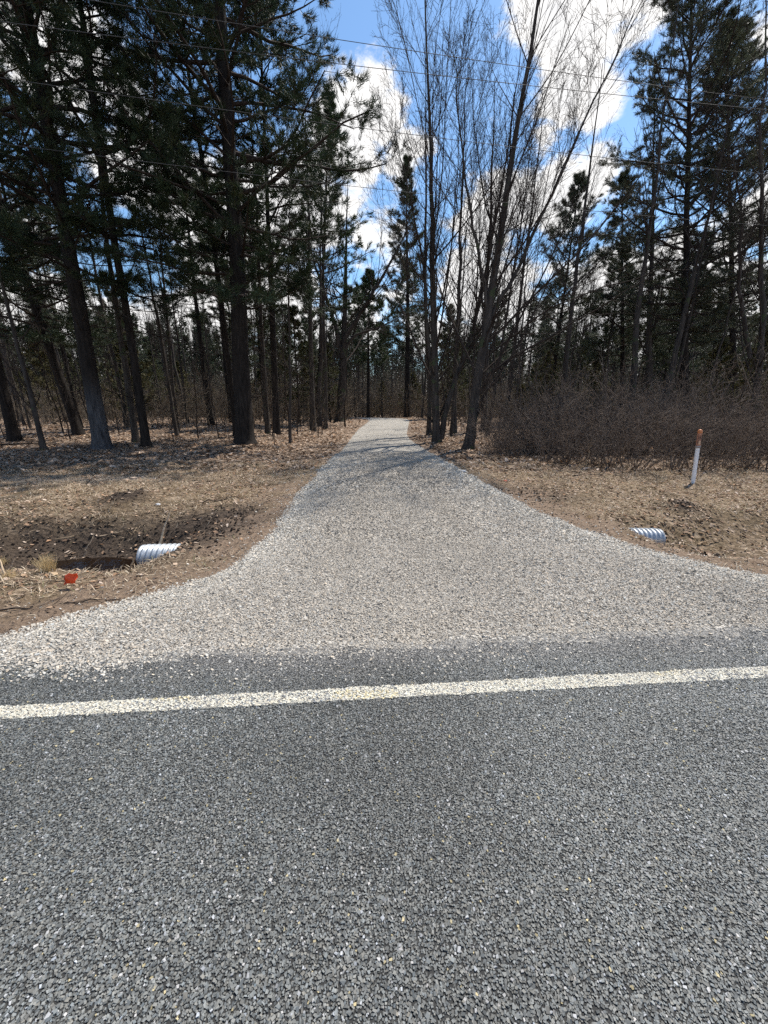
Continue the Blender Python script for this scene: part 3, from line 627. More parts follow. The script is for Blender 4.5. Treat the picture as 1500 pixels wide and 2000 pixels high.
def rel(b, pts):
    out = []
    for p in pts:
        q = AT(p[0], p[1], b[1]+(p[2] if len(p) > 2 else 0)); out.append(q-b)
    return [list(q) for q in out]
def hero_bare(px, py, tx, ty, R0, H, seed, label, group='large bare trees beside the driveway', stems=(), limbs=(), **kw):
    b = foot(px, py); l, _ = lean_to(b, tx, ty); r = np.random.default_rng(seed)
    st = [(rel(b, s[0]), s[1], s[2]) for s in stems]; lb = [(rel(b, s[0]), s[1]) for s in limbs]
    o = assemble_bare('bare_tree', bare_parts(H, R0, r, l, hero=True, stems=st, limbs=lb, **kw), b); tag(o, label, 'tree', group); OCC.append((b[0], b[1], .8)); return o
hero_bare(853, 864, 838, 180, .17, 14.0, 201, 'forked bare tree with mossy grey foot, nearest the driveway on its right side', k1=24, t0=.24, ang=30, l1=.46, k2=10, k3=6, k4=2, up=.075,
    stems=[([(862, 858), (870, 800), (890, 735), (925, 655), (942, 560), (965, 440), (990, 320), (1005, 180)], .12, .012), ([(848, 780), (835, 640), (828, 520), (800, 380), (770, 250)], .07, .01)])
hero_bare(915, 876, 1022, 180, .18, 14.5, 202, 'bare tree leaning right over the thicket with a long low limb', k1=24, t0=.26, ang=31, l1=.50, k2=10, k3=6, k4=2, up=.07,
    stems=[([(960, 625), (972, 590), (1000, 548), (1050, 440), (1110, 300), (1180, 160), (1240, 20)], .075, .012), ([(955, 640), (950, 580), (932, 480), (915, 380), (900, 280), (885, 100)], .07, .01)],
    limbs=[([(950, 735), (985, 712), (1040, 672), (1110, 640), (1190, 590, -1), (1280, 535, -1.5)], .055), ([(958, 690), (1010, 650, -.5), (1080, 600, -1), (1180, 560, -2), (1300, 520, -3)], .035)])
hero_bare(945, 842, 962, 300, .19, 15, 203, 'upright bare tree standing behind the leaning forked one', k1=16, t0=.35, ang=28, k2=8, k3=4, k4=2)
hero_bare(838, 850, 832, 420, .12, 14, 204, 'thin bare trunk half hidden behind the mossy footed forked tree', k1=14, t0=.4, ang=28, k2=8, k3=4)
hero_bare(664, 826, 676, 480, .34, 15, 205, 'old broad bare tree with flaring foot and wide forks left of the driveway', k1=14, t0=.4, ang=45, l1=.45, k2=8, k3=5, k4=2, up=.06,
    stems=[([(668, 700), (672, 660), (700, 620), (735, 560), (770, 500), (800, 440)], .22, .03), ([(664, 700), (660, 650), (640, 590), (615, 520), (590, 420)], .20, .03), ([(670, 690), (690, 655), (740, 640), (800, 610)], .12, .02)])
hero_bare(985, 832, 1040, 400, .16, 17, 206, 'bare tree leaning right with a slim curved trunk behind the thicket', k1=14, t0=.4, ang=28, k2=8, k3=4, k4=2)
hero_bare(1270, 836, 1275, 330, .21, 17, 207, 'grey bare trunk rising out of the thicket left of the tallest pine', k1=16, t0=.35, ang=30, k2=8, k3=4, k4=2)
hero_bare(1480, 858, 1490, 300, .13, 15, 208, 'wavy dark bare tree at the right border of the picture', k1=18, t0=.25, ang=32, k2=8, k3=5, k4=2, wob=.03,
    stems=[([(1465, 700), (1440, 560), (1450, 430), (1430, 300)], .08, .015)])
hero_bare(523, 846, 500, 380, .13, 15, 209, 'slim bare trunk between the massive dark pine and the reddish pine', k1=12, t0=.45, ang=30, k2=8, k3=4)
hero_bare(636, 837, 630, 450, .13, 14, 210, 'slender bare tree a few metres in front of the old broad tree', k1=12, t0=.45, ang=30, k2=8, k3=4)
hero_bare(266, 863, 225, 560, .13, 14, 211, 'brown trunk just behind the slim black leaning pine', k1=12, t0=.5, ang=30, k2=7, k3=4)
hero_bare(86, 879, 25, 650, .085, 9, 212, 'thin dark leaning stem at the far left wood edge', k1=12, t0=.3, ang=40, k2=7, k3=4)
hero_bare(567, 865, 566, 540, .055, 9, 213, 'pole thin dark sapling standing alone in the leaves left of the driveway', k1=12, t0=.4, ang=42, l1=.28, k2=6, k3=3, group=None)
hero_bare(881, 853, 905, 500, .06, 9.5, 214, 'slim young bare tree between the two large forked trees', k1=12, t0=.35, ang=32, k2=6, k3=4, group=None)

# ------------------------------------------------------------------ the wood behind: repeated kinds, each tree an object of its own
def copy_at(proto, loc, rz, sc, label, cat, group, first):
    o = proto if first else copy_tree(proto)
    if not first: pass
    o.location = tuple(float(v) for v in loc); o.rotation_euler = (0, 0, float(rz)); o.scale = (float(sc),)*3; tag(o, label, cat, group); return o
class Kind:
    def __init__(s, protos): s.p = protos; s.n = [0]*len(protos)
    def put(s, r, loc, sc, label, cat, group):
        i = int(r.integers(len(s.p))); first = s.n[i] == 0; s.n[i] += 1
        return copy_at(s.p[i], loc, r.uniform(0, 6.28), sc, label, cat, group, first)
    def clean(s):
        for p, n in zip(s.p, s.n):
            if n == 0:
                for ch in KIDS.get(p.name, []): bpy.data.objects.remove(ch)
                bpy.data.objects.remove(p)
rB = np.random.default_rng(31)
def free(x, y, gap, m=.7):
    if abs(x) > (y*.96+.45)*1.02+1.5: return False
    if float(sdf_poly(np.array([x]), np.array([y]))[0]) < gap: return False
    return all((x-a)**2+(y-b)**2 > max(m, c)**2 for a, b, c in OCC)
bareK = Kind([assemble_bare('bare_tree', bare_parts(H, R0, np.random.default_rng(300+i), (lx, ly), k1=14, t0=t0, ang=an, l1=.36, k2=8, k3=4, up=.08, wob=.02), (0, -500, 0))
    for i, (H, R0, lx, ly, t0, an) in enumerate([(15, .12, .02, 0, .4, 28), (14, .09, -.04, .02, .35, 30), (16, .15, .05, 0, .4, 30), (12.5, .08, .03, -.03, .3, 34), (15.5, .17, -.02, .02, .35, 36), (13.5, .10, .08, .04, .4, 26)])])
pineK = Kind([assemble_pine('pine_tree', pine_parts(H, zb, Rm, R0, np.random.default_rng(400+i), (.01*i, 0), nlimb=46, k2=8, k3=3, tn=8, ln=.26, wd=.024, green=(.062, .078, .044), dead=10, prof=.6), (0, -500, 0))
    for i, (H, zb, Rm, R0) in enumerate([(17, 6.5, 3.0, .17), (15, 5, 2.6, .14), (19, 9, 3.2, .20), (13.5, 4.5, 2.6, .13)])])
youngK = Kind([assemble_pine('young_pine', pine_parts(H, zb, Rm, R0, np.random.default_rng(500+i), (0, 0), nlimb=34, k2=7, k3=3, tn=5, ln=.17, wd=.03, green=g_, dead=4, prof=.9), (0, -500, 0))
    for i, (H, zb, Rm, R0, g_) in enumerate([(5.5, .8, 1.7, .06, (.100, .092, .038)), (4.2, .5, 1.4, .05, (.085, .084, .038)), (7.0, 1.4, 1.9, .07, (.072, .078, .036)), (3.0, .3, 1.1, .035, (.10, .09, .036))])])
sapK = Kind([assemble_bare('sapling', bare_parts(H, R0, np.random.default_rng(600+i), (lx, .02), k1=9, t0=.25, ang=40, l1=.38, k2=5, k3=3, up=.05, wob=.05), (0, -500, 0), mt='twig_bark')
    for i, (H, R0, lx) in enumerate([(4.5, .028, .1), (3.2, .018, -.12), (6.0, .035, .04), (2.2, .013, .15), (5.2, .03, -.05)])])
# between the edge trees, then farther and farther back
def scatter(K, n, y0, y1, gap, m, s0, s1, namer, seed, pw=1.0, xr=None):
    r = np.random.default_rng(seed); c = 0; tries = 0
    while c < n and tries < n*60:
        tries += 1; y = y0+(y1-y0)*r.random()**pw; hw = y*.96+2.0; x = r.uniform(-hw, hw)
        if xr and not (xr[0] < x < xr[1]): continue
        if not free(x, y, gap, m): continue
        lab, cat, grp = namer(x, y); K.put(r, (x, y, Z(x, y)-.05), r.uniform(s0, s1), lab, cat, grp); OCC.append((x, y, m)); c += 1
side = lambda x, y: 'left' if x < 0.02*y else 'right'
def nb(x, y):
    d = 'front rows' if y < 27 else ('middle rows' if y < 42 else 'deep rows')
    return ('slim bare grey tree in the %s of the wood %s of the driveway' % (d, side(x, y)), 'tree', 'slim bare trees, %s, %s side' % (d, side(x, y)))
def np_(x, y):
    d = 'behind the front trees' if y < 32 else 'deep in the wood'
    return ('dark green pine %s on the %s side of the driveway' % (d, side(x, y)), 'pine tree', 'background pines %s, %s side' % (d, side(x, y)))
def ny(x, y): return ('low young pine with yellowish green boughs in the undergrowth %s of the driveway' % side(x, y), 'young pine', 'young understory pines, %s side' % side(x, y))
def ns(x, y): return ('thin leafless sapling among the leaf litter in the wood %s of the driveway' % side(x, y), 'sapling', 'thin saplings, %s side' % side(x, y))
scatter(bareK, 22, 17.5, 27, 1.2, 1.3, .75, 1.0, nb, 41)
scatter(pineK, 5, 22, 32, 2.5, 2.2, .75, .95, np_, 42, xr=(-40, -3))
scatter(pineK, 5, 22, 32, 2.5, 2.2, .6, .85, np_, 43, xr=(9, 40))
scatter(bareK, 54, 27, 42, 1.2, 1.2, .8, 1.05, nb, 44)
scatter(pineK, 16, 36, 62, 2.5, 2.2, .75, 1.0, np_, 45)
scatter(bareK, 115, 42, 72, 0.8, 1.1, .8, 1.05, nb, 46)
scatter(youngK, 26, 22, 36, 2.4, 1.5, .7, 1.1, ny, 47)
scatter(youngK, 56, 36, 70, 1.2, 1.5, .8, 1.4, ny, 48)
scatter(sapK, 46, 13.2, 24, 1.0, .5, .6, 1.1, ns, 49, xr=(-30, -2))
scatter(sapK, 22, 14.5, 26, 1.0, .5, .6, 1.0, ns, 50, xr=(3, 30))
scatter(sapK, 60, 24, 46, .8, .5, .8, 1.3, ns, 51)
for K in (bareK, pineK, youngK, sapK): K.clean()

# thicket of leafless shrubs on the right
def shrub_mesh(seed, H, n=24, sp=.55):
    r = np.random.default_rng(seed); a = r.uniform(0, 6.28, n); rr = r.uniform(0, .38, n); e = r.normal(0, sp, n)
    P0 = np.stack([np.cos(a)*rr, np.sin(a)*rr, -.03+0*a], 1); th = r.uniform(.1, 1.0, n)
    D = np.stack([np.cos(a)*th, np.sin(a)*th, 1.0+0*a], 1)
    S = walk(P0, D, H*r.uniform(.45, 1.35, n), 7, -.02, .15, r); SR = r.uniform(.006, .017, n)[:, None]*np.linspace(1, .35, 8)[None]
    V, F = [], []; off = tubes(S, SR, 4, V, F, 0)
    A, AR = sprout(S, SR, 7, .25, 1, 42, 18, .40, 5, .02, .14, .6, r, taper=.4, minr=.0042); off = tubes(A, AR, 3, V, F, off)
    B, BR = sprout(A, AR, 3, .15, 1, 42, 18, .5, 3, .02, .18, .7, r, taper=.3, minr=.0034); off = tubes(B, BR, 3, V, F, off)
    return np.concatenate(V), np.concatenate(F)
shm = [mesh_data('shrub', *shrub_mesh(700+i, H), M['shrub_bark'], smooth=True) for i, H in enumerate((2.0, 1.7, 2.3, 1.4))]
rS = np.random.default_rng(71)
front = [(1010, 900), (1060, 906), (1105, 912), (1150, 916), (1200, 920), (1250, 922), (1300, 922), (1352, 922), (1405, 922), (1455, 922), (1498, 922)]
def put_shrub(x, y, sc, grp, lab):
    o = ob('leafless_shrub', shm[int(rS.integers(4))], None, (x, y, Z(x, y))); o.rotation_euler = (0, 0, rS.uniform(0, 6.28)); o.scale = (sc, sc, sc*rS.uniform(.9, 1.1)); tag(o, lab, 'shrub', grp)
for i, (px, py) in enumerate(front):
    p = G(px, py-6); put_shrub(p[0]+rS.normal(0, .1), p[1]+rS.normal(0, .12), rS.uniform(.62, .85), 'front shrubs of the thicket', 'leafless brown twiggy shrub in the front row of the thicket right of the driveway')
for row, (dy, n) in enumerate(((.9, 8), (1.9, 9), (3.0, 9), (4.3, 10))):
    for i in range(n):
        t = (i+rS.uniform(-.3, .3))/(n-1); a = G(995, 892); a = a*(a[1]+dy)/a[1]-np.array([0, dy, 0]); b = G(1500, 916); x = a[0]*(1-t)+(b[0]+3.5+dy*.8)*t; y = (a[1]*(1-t)+b[1]*t)+dy+rS.normal(0, .2)
        put_shrub(x, y, rS.uniform(.5, 1.25), 'inner shrubs of the thicket', 'leafless grey brown shrub inside the tangled thicket on the right')
for (px, py, sc) in [(1110, 905, 1.35), (1210, 905, 1.2), (1290, 900, 1.5), (1395, 905, 1.3), (1050, 895, 1.15), (1470, 903, 1.45), (1340, 895, 1.2)]:
    p = G(px, py); put_shrub(p[0]*1.12, p[1]*1.12, sc, 'tall shrubs standing above the thicket', 'tall leafless shrub whose top rises above the rest of the thicket')
for i, (px, py) in enumerate([(968, 893), (1012, 880), (1040, 888), (985, 872)]):
    p = G(px, py); put_shrub(p[0], p[1], .55, 'sparse bushes at the thicket edge', 'small sparse leafless bush at the left end of the thicket')

# ------------------------------------------------------------------ far wood seen as one mass, and the brush under it
def build_far():
    r = np.random.default_rng(81); n = 760; an = r.uniform(-1.0, 1.0, n); d = r.uniform(72, 135, n); x, y = np.sin(an)*d, np.cos(an)*d
    H = r.uniform(13, 21, n); z0 = terrain(x, y)-.2; base = np.stack([x, y, z0], 1)
    P = walk(base, np.stack([r.normal(0, .04, n), r.normal(0, .04, n), np.ones(n)], 1), H, 8, .02, .02, r); Rr = r.uniform(.07, .22, n)[:, None]*np.linspace(1, .15, 9)[None]
    V, F = [], []; off = tubes(P, Rr, 5, V, F, 0)
    A, AR = sprout(P, Rr, 12, .25, 1, 34, 10, .3, 5, .06, .08, .4, r, minr=.022); off = tubes(A, AR, 3, V, F, off); B, BR = sprout(A, AR, 6, .1, 1, 34, 12, .45, 3, .04, .1, .7, r, minr=.016); off = tubes(B, BR, 3, V, F, off)
    o = ob('far_woods', mesh_data('far_woods', np.concatenate(V), np.concatenate(F), M['twig_bark'])); tag(o, 'far mass of bare and evergreen woodland closing the view', kind='stuff')
    m = r.random(n) < .45; k = 420; b = base[m]; Hh = H[m]; nn = len(b); t = r.random((nn, k))**.8; hh = .04+.96*t; rad = (1.02-hh)*3.3*r.uniform(.2, 1, (nn, k)); a = r.uniform(0, 6.28, (nn, k))
    Q = np.stack([b[:, None, 0]+np.cos(a)*rad, b[:, None, 1]+np.sin(a)*rad, b[:, None, 2]+hh*Hh[:, None]], 2).reshape(-1, 3); D = np.stack([np.cos(a), np.sin(a), .25+0*a], 2).reshape(-1, 3)
    nv, nf = needle_mesh(Q, D, 3, .75, .16, r, .8); c = np.array([.040, .055, .028])*r.uniform(.6, 1.4, (len(Q), 1))
    ob('needles', mesh_data('far_needles', nv, nf, M['needles'], np.repeat(c, 9, 0)), o)
build_far()
def build_brush():
    r = np.random.default_rng(83); n = 19000; y = r.uniform(19, 84, n); x = r.uniform(-1, 1, n)*(y*1.0+3)
    k = (sdf_poly(x, y) > 1.4) & (fbm(x*.25, y*.25) > -.35) & (r.random(n) < smoothstep(17, 40, y)*.9+.06); x, y = x[k], y[k]; n = len(x); z = terrain(x, y)-.03
    S = walk(np.stack([x, y, z], 1), np.stack([r.normal(0, .35, n), r.normal(0, .35, n), np.ones(n)], 1), r.uniform(.8, 3.2, n)*(1+smoothstep(35, 70, y)*1.9), 5, .02, .1, r); SR = r.uniform(.006, .014, n)[:, None]*np.linspace(1, .4, 6)[None]*(1+y/60)[:, None]
    V, F = [], []; off = tubes(S, SR, 3, V, F, 0); A, AR = sprout(S, SR, 7, .1, 1, 38, 14, .42, 4, .03, .12, .6, r, minr=.006); off = tubes(A, AR, 3, V, F, off)
    B, BR = sprout(A, AR, 4, .1, 1, 38, 14, .5, 2, .03, .12, .8, r, minr=.005); off = tubes(B, BR, 3, V, F, off)
    o = ob('undergrowth', mesh_data('undergrowth', np.concatenate(V), np.concatenate(F), M['brush_bark'])); tag(o, 'brown leafless undergrowth filling the wood between the trunks', kind='stuff'); print('brush', n)
build_brush()

# ------------------------------------------------------------------ culvert ends
def culvert(name, label, mouth, direc, R0=.155, length=1.25, tilt=0.0, seed=1):
    o = empty(name, mouth); ang = math.atan2(direc[1], direc[0]); o.rotation_euler = (0, -tilt, ang)
    n, m = 260, 56; u = np.linspace(0, length, n); th = np.linspace(0, 2*np.pi, m, endpoint=False); U, T = np.meshgrid(u, th, indexing='ij')
    rb = .0115*np.sin(2*np.pi*(U/.062)+T)*smoothstep(0, .02, U)
    def shell(rad, nm, flip, mt):
        V = np.stack([U, np.cos(T)*(rad+rb), np.sin(T)*(rad+rb)], 2).reshape(-1, 3); i = np.arange(n-1)[:, None]*m; j = np.arange(m)[None]; jn = (j+1) % m
        q = np.stack([i+j, i+jn, i+m+jn, i+m+j], -1).reshape(-1, 4); q = q[:, ::-1] if flip else q
        return ob(nm, mesh_data(nm, V, q, mt, smooth=True), o)
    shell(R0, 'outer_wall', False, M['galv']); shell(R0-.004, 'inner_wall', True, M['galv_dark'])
    V = []; 
    for x_, r_ in ((-.004, R0-.006), (-.004, R0+.004), (.004, R0+.004), (.004, R0-.006)): V += [(x_, math.cos(t)*r_, math.sin(t)*r_) for t in th]
    j = np.arange(m); jn = (j+1) % m; F = np.concatenate([np.stack([a*m+j, a*m+jn, b*m+jn, b*m+j], 1) for a, b in ((0, 1), (1, 2), (2, 3), (3, 0))])
    ob('rim', mesh_data('rim', V, F, M['galv'], smooth=False), o)
    tag(o, label, 'culvert', 'culvert pipe ends'); return o
m, t, b = mat_base('galvanised'); f = noise(t, 35, 5, .6); c = ramp(t, [(.3, (.30, .33, .36)), (.7, (.55, .59, .63))], f); c = mixc(t, mth('MULTIPLY', noise(t, 9, 5), .35, t), c, (.33, .30, .26))
t.links.new(c, b.inputs['Base Color']); b.inputs['Metallic'].default_value = .45; b.inputs['Roughness'].default_value = .42; M['galv'] = m
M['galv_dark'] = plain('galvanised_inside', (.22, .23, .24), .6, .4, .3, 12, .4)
dirv = np.array([cs, sn])
lm = G(281, 1089, -.30); culvert('culvert_pipe', 'shiny corrugated steel culvert end above the muddy puddle left of the driveway', lm, dirv, .158, .75, .0)
rm = G(1284, 1052, -.17); culvert('culvert_pipe', 'corrugated steel culvert end half buried in soil and leaves right of the driveway', rm, -dirv, .130, .70, .04)

# soil banked over the pipes
def bank(pts, h, rx, ry, ang, seed, label):
    r = np.random.default_rng(seed); n = 60; a = np.linspace(-1.6, 1.6, n); X, Y = np.meshgrid(a, a); rad = np.sqrt(X**2+Y**2)
    hz_ = h*np.clip(1-rad**2/1.9, -.3, 1)+.02*fbm(X*3+seed, Y*3, 4); x = X*rx; y = Y*ry; ca, sa = math.cos(ang), math.sin(ang)
    wx = pts[0]+x*ca-y*sa; wy = pts[1]+x*sa+y*ca; wz = terrain(wx, wy)+hz_-.02; V = np.stack([wx.ravel(), wy.ravel(), wz.ravel()], 1)
    o = ob('soil_bank', mesh_data('soil_bank', V, grid_faces(n, n), M['soil'], smooth=True)); tag(o, label, kind='structure'); return o
M['soil'] = plain('soil', (.20, .145, .10), .95, .1, 0, 22, .35, .02)

# ditch water
def water():
    n = 48; c = G(196, 1112, -.44); a = np.linspace(0, 6.283, n, endpoint=False); rr = 1+.18*np.sin(a*3+1)+.1*np.sin(a*5)
    x = c[0]+np.cos(a)*.72*rr; y = c[1]+np.sin(a)*.26*rr+np.cos(a)*.72*rr*SL; V = np.stack([np.append(x, c[0]), np.append(y, c[1]), np.full(n+1, WZ)], 1); i = np.arange(n)
    m, t, b = mat_base('ditch_water'); b.inputs['Base Color'].default_value = (.010, .006, .004, 1); b.inputs['Roughness'].default_value = .04; b.inputs['IOR'].default_value = 1.33; bump(t, b, noise(t, 9, 2), .25, .01)
    o = ob('water', mesh_data('water', V, np.stack([i, (i+1) % n, np.full(n, n)], 1), m)); tag(o, 'dark brown puddle lying in the ditch by the culvert', kind='structure')
WZ = -.385; water()

# ------------------------------------------------------------------ marker post, flag, wires, sticks
def lathe(prof, m=20):
    V = np.array([[r_*math.cos(2*math.pi*j/m), r_*math.sin(2*math.pi*j/m), z] for z, r_ in prof for j in range(m)]); i = np.arange(len(prof)-1)[:, None]*m; j = np.arange(m)[None]; jn = (j+1) % m
    return V, np.stack([i+j, i+jn, i+m+jn, i+m+j], -1).reshape(-1, 4)
def post():
    b = GZ(1353, 944); top = AT(1368, 838, b[1]-.03); o = empty('marker_post', b); d = Vector(top-b); Hh = d.length; o.rotation_euler = d.to_track_quat('Z', 'Y').to_euler(); o.rotation_euler = d.to_track_quat('Z', 'X').to_euler()
    R1 = .035; zc = Hh*.665
    ob('pole', mesh_data('pole', *lathe([(-.2, R1), (0, R1), (zc, R1)]), plain('white_plastic', (.80, .82, .86), .45, .4, 0, 11, .82), smooth=True), o)
    ob('collar', mesh_data('collar', *lathe([(zc-.005, R1+.001), (zc-.003, R1+.006), (zc+.04, R1+.006), (zc+.044, R1+.002)]), plain('grey_collar', (.33, .31, .31), .6, .3, 0, 20), smooth=True), o)
    s = ob('sleeve', mesh_data('sleeve', *lathe([(zc+.04, R1+.003), (Hh*.94, R1+.003)]), plain('faded_orange', (.42, .21, .14), .6, .3, 0, 16, .6), smooth=True), o)
    cap = [(Hh*.93, R1+.004), (Hh*.95, R1+.007)]+[(Hh*.95+.05*math.sin(a), (R1+.006)*math.cos(a)) for a in np.linspace(.15, 1.52, 7)]
    ob('cap', mesh_data('cap', *lathe(cap), plain('orange_cap', (.62, .22, .08), .5, .4, 0, 12, .7), smooth=True), o)
    # printed warning decal: a pale panel and dark lines wrapped on the camera side
    V, F = [], []; VP = []; FP = []
    def patch(a0, a1, z0, z1, rad, VV, FF):
        k = 6; st = len(VV)
        for zz in (z0, z1):
            for q in range(k): a = a0+(a1-a0)*q/(k-1); VV.append((rad*math.cos(a), rad*math.sin(a), zz))
        for q in range(k-1): FF.append((st+q, st+q+1, st+k+q+1, st+k+q))
    c0 = -math.pi/2-.45; H0, H1 = zc+.05, Hh*.92
    for off_ in (-.75, .75): patch(c0+off_-.09, c0+off_+.09, H0+.03, H1-.02, R1+.0045, V, F)
    patch(c0-.45, c0+.45, H0+.02, H0+.09, R1+.0045, VP, FP)
    for i, zz in enumerate(np.linspace(H0+.12, H1-.04, 7)): patch(c0-.35+.1*(i % 2), c0+.35-.12*((i+1) % 3), zz, zz+.008, R1+.0045, V, F)
    ob('decal_print', mesh_data('decal_print', V, np.array(F), plain('decal_black', (.04, .03, .03), .6)), s); ob('decal_panel', mesh_data('decal_panel', VP, np.array(FP), plain('decal_pale', (.55, .38, .26), .6)), s)
    tag(o, 'white plastic marker post with faded orange top standing before the thicket', 'marker post'); return o
post()
def flag():
    b = GZ(140, 1150); o = empty('marker_flag', b); r = np.random.default_rng(5); n = 9; a = np.linspace(0, 1, n); X, Y = np.meshgrid(a, a)
    V = np.stack([(X-.45)*.125+.02*(Y-.5), .014*np.sin(X*5+Y*2)+.010*np.sin(Y*7+X*3), .035+Y*.105+.022*X-.012*(X-.5)**2*4*(Y > .5)+.005*np.sin(X*9+Y*4)], 2).reshape(-1, 3)
    me = mesh_data('flag_sheet', V, grid_faces(n, n), M['orange'], smooth=True); f = ob('flag_sheet', me, o); md = f.modifiers.new('thickness', 'SOLIDIFY'); md.thickness = .001
    vv, ff = [], []; P = np.array([[[-.045, 0, -.05], [-.043, 0, .03], [-.042, .002, .13]]]); tubes(P, np.full((1, 3), .0018), 5, vv, ff, 0); ob('stake', mesh_data('stake', vv[0], ff[0], M['wire']), o)
    tag(o, 'small bright orange marker flag stuck in the grass beside the ditch puddle', 'marker flag')
flag()
def wire(p1, p2, H, label):
    # a cable passing through two sight lines at nearly level height, with a little sag; it carries on past the frame
    pts = []
    for (px, py) in (p1, p2):
        d = ray(px, py); t = H/d[2]; pts.append(np.array([d[0]*t, d[1]*t, CAM_H+H]))
    a, b = pts; e = (b-a)/np.linalg.norm(b-a); A = a-e*26; B = b+e*22; n = 60; t = np.linspace(0, 1, n)[:, None]; P = A*(1-t)+B*t
    ta = 26/np.linalg.norm(B-A); tb = 1-22/np.linalg.norm(B-A); q = t[:, 0]; sag = .9; P[:, 2] -= sag*(4*q*(1-q)) - (sag*4*(ta*(1-ta)*(tb-q)+tb*(1-tb)*(q-ta))/(tb-ta))
    V, F = [], []; tubes(P[None], np.full((1, n), .0048), 6, V, F, 0); o = ob('overhead_wire', mesh_data('overhead_wire', V[0], F[0], M['wire'], smooth=True)); tag(o, label, 'overhead wire', 'overhead wires above the road verge')
wire((150, -4), (1290, 168), 6.4, 'topmost thin overhead wire crossing in front of the trees')
wire((0, 42), (1400, 205), 5.9, 'second thin overhead wire from the top')
wire((0, 152), (720, 252), 5.2, 'third thin overhead wire from the top')
wire((0, 280), (700, 365), 4.5, 'lowest thin overhead wire crossing in front of the pines')

def stick(a, b, ra, rb, label, name='stick', mt='stick', cat='stick', mid=None, wob=.01, seed=0, group=None, fork=None):
    r = np.random.default_rng(900+seed); a = np.array(a, float); b = np.array(b, float); n = 9; t = np.linspace(0, 1, n)[:, None]; P = a*(1-t)+b*t
    P[1:-1] += r.normal(0, wob, (n-2, 3)); c = a.copy(); P0 = (P-c)[None]; V, F = [], []; off = tubes(P0, np.linspace(ra, rb, n)[None], 6, V, F, 0, .15, r)
    if fork: A, AR = sprout(P0, np.linspace(ra, rb, n)[None], fork, .3, .95, 30, 8, .35, 4, 0, .1, .6, r, minr=.0015); tubes(A, AR, 4, V, F, off)
    o = ob(name, mesh_data(name, np.concatenate(V), np.concatenate(F), M[mt], smooth=True), None, c); tag(o, label, cat, group); return o
def gp(px, py, dz=0.0): p = GZ(px, py); p[2] += dz; return p
def up(base, px, py, dy=0.0): return AT(px, py, base[1]+dy)
b = gp(305, 1068, .0); b = np.array([*AT(304, 1066, lm[1]+.17)[:2], AT(304, 1066, lm[1]+.17)[2]]); stick(b-np.array([0.01, 0, .12]), AT(331, 1001, lm[1]+.34), .019, .006, 'broken pale stick standing up behind the left culvert end', seed=1, wob=.004)
b = gp(163, 1088, .0); stick(b, up(b, 184, 1042, .15), .006, .0025, 'thin straw stalk leaning over the far bank of the puddle', seed=2, fork=2, name='dry_stalk', cat='dry stalk')
stick(gp(196, 1051, .01), gp(240, 1034, .03), .007, .003, 'pale straight twig lying on the dark mud behind the puddle', seed=3, wob=.004)
b = gp(250, 1118, -.02); stick(b, up(b, 262, 1089, .05), .011, .007, 'short brown stake end beside the mouth of the left culvert', seed=4, wob=.003, name='stake', cat='stake', mt='wood_pale')
b = gp(212, 1000, 0); stick(b, up(b, 226, 973, .1), .006, .003, 'pale broken stalk on the dark spoil heap', seed=5, fork=2, name='dry_stalk', cat='dry stalk')
b = gp(262, 996, 0); stick(b, up(b, 276, 980, .1), .005, .003, 'short pale stalk right of the spoil heap', seed=6, name='dry_stalk', cat='dry stalk')
b = gp(406, 1026, 0); stick(b, up(b, 414, 1000, .05), .005, .002, 'forked straw stalk above the bare dirt near the driveway', seed=7, fork=3, name='dry_stalk', cat='dry stalk')
stick(gp(0, 1194, .01), gp(236, 1172, .012), .007, .003, 'long thin dark branch lying on the grass near the gravel at lower left', seed=8, wob=.014, mt='twig_bark', fork=6)
stick(gp(10, 1146, .01), gp(128, 1136, .01), .006, .004, 'thin dark twig lying left of the orange flag', seed=9, wob=.008, mt='twig_bark', fork=3)
b = gp(10, 1122, 0); stick(b, up(b, -14, 1062, .1), .010, .006, 'thick pale cut stalk leaning left at the picture border', seed=10, wob=.003, name='dry_stalk', cat='dry stalk')
b = gp(14, 1118, 0); stick(b, up(b, 30, 1090, .05), .008, .004, 'thin pale cut stalk leaning right near the picture border', seed=11, wob=.003, name='dry_stalk', cat='dry stalk')
stick(gp(1310, 966, .03), gp(1355, 976, .04), .008, .004, 'curved pale twig on the dark mound below the marker post', seed=12, wob=.008)
stick(gp(1270, 1040, .02), gp(1236, 1028, .05), .008, .004, 'pale twig lying just above the right culvert end', seed=13)
b = gp(1291, 1042, .01); stick(b, up(b, 1301, 1029, .05), .005, .002, 'small straw stalk beside the mouth of the right culvert', seed=14, name='dry_stalk', cat='dry stalk')
stick(gp(1362, 1066, .02), gp(1406, 1056, .03), .010, .004, 'bleached grey branch among the leaves right of the right culvert', seed=15, fork=3, mt='wood_pale')
b = gp(1143, 913, 0); stick(b, up(b, 1156, 858, .2), .022, .010, 'pale dead stem standing at the front of the thicket', seed=16, wob=.01, mt='wood_pale', fork=2)
stick(gp(845, 905, .01), gp(872, 921, .03), .012, .005, 'pale stick lying on the right edge of the driveway', seed=17, mt='wood_pale')
stick(gp(330, 935, .03), gp(400, 938, .03), .012, .006, 'grey stick lying in the leaves on the left verge', seed=18, mt='wood_pale')
stick(gp(1120, 930, .02), gp(1180, 928, .03), .012, .005, 'brown fallen branch at the foot of the thicket', seed=19, mt='twig_bark', fork=5)
stick(gp(395, 985, .02), gp(470, 970, .03), .010, .004, 'thin dark crooked branch lying on the left verge above the dirt', seed=20, mt='twig_bark', fork=5, wob=.02)
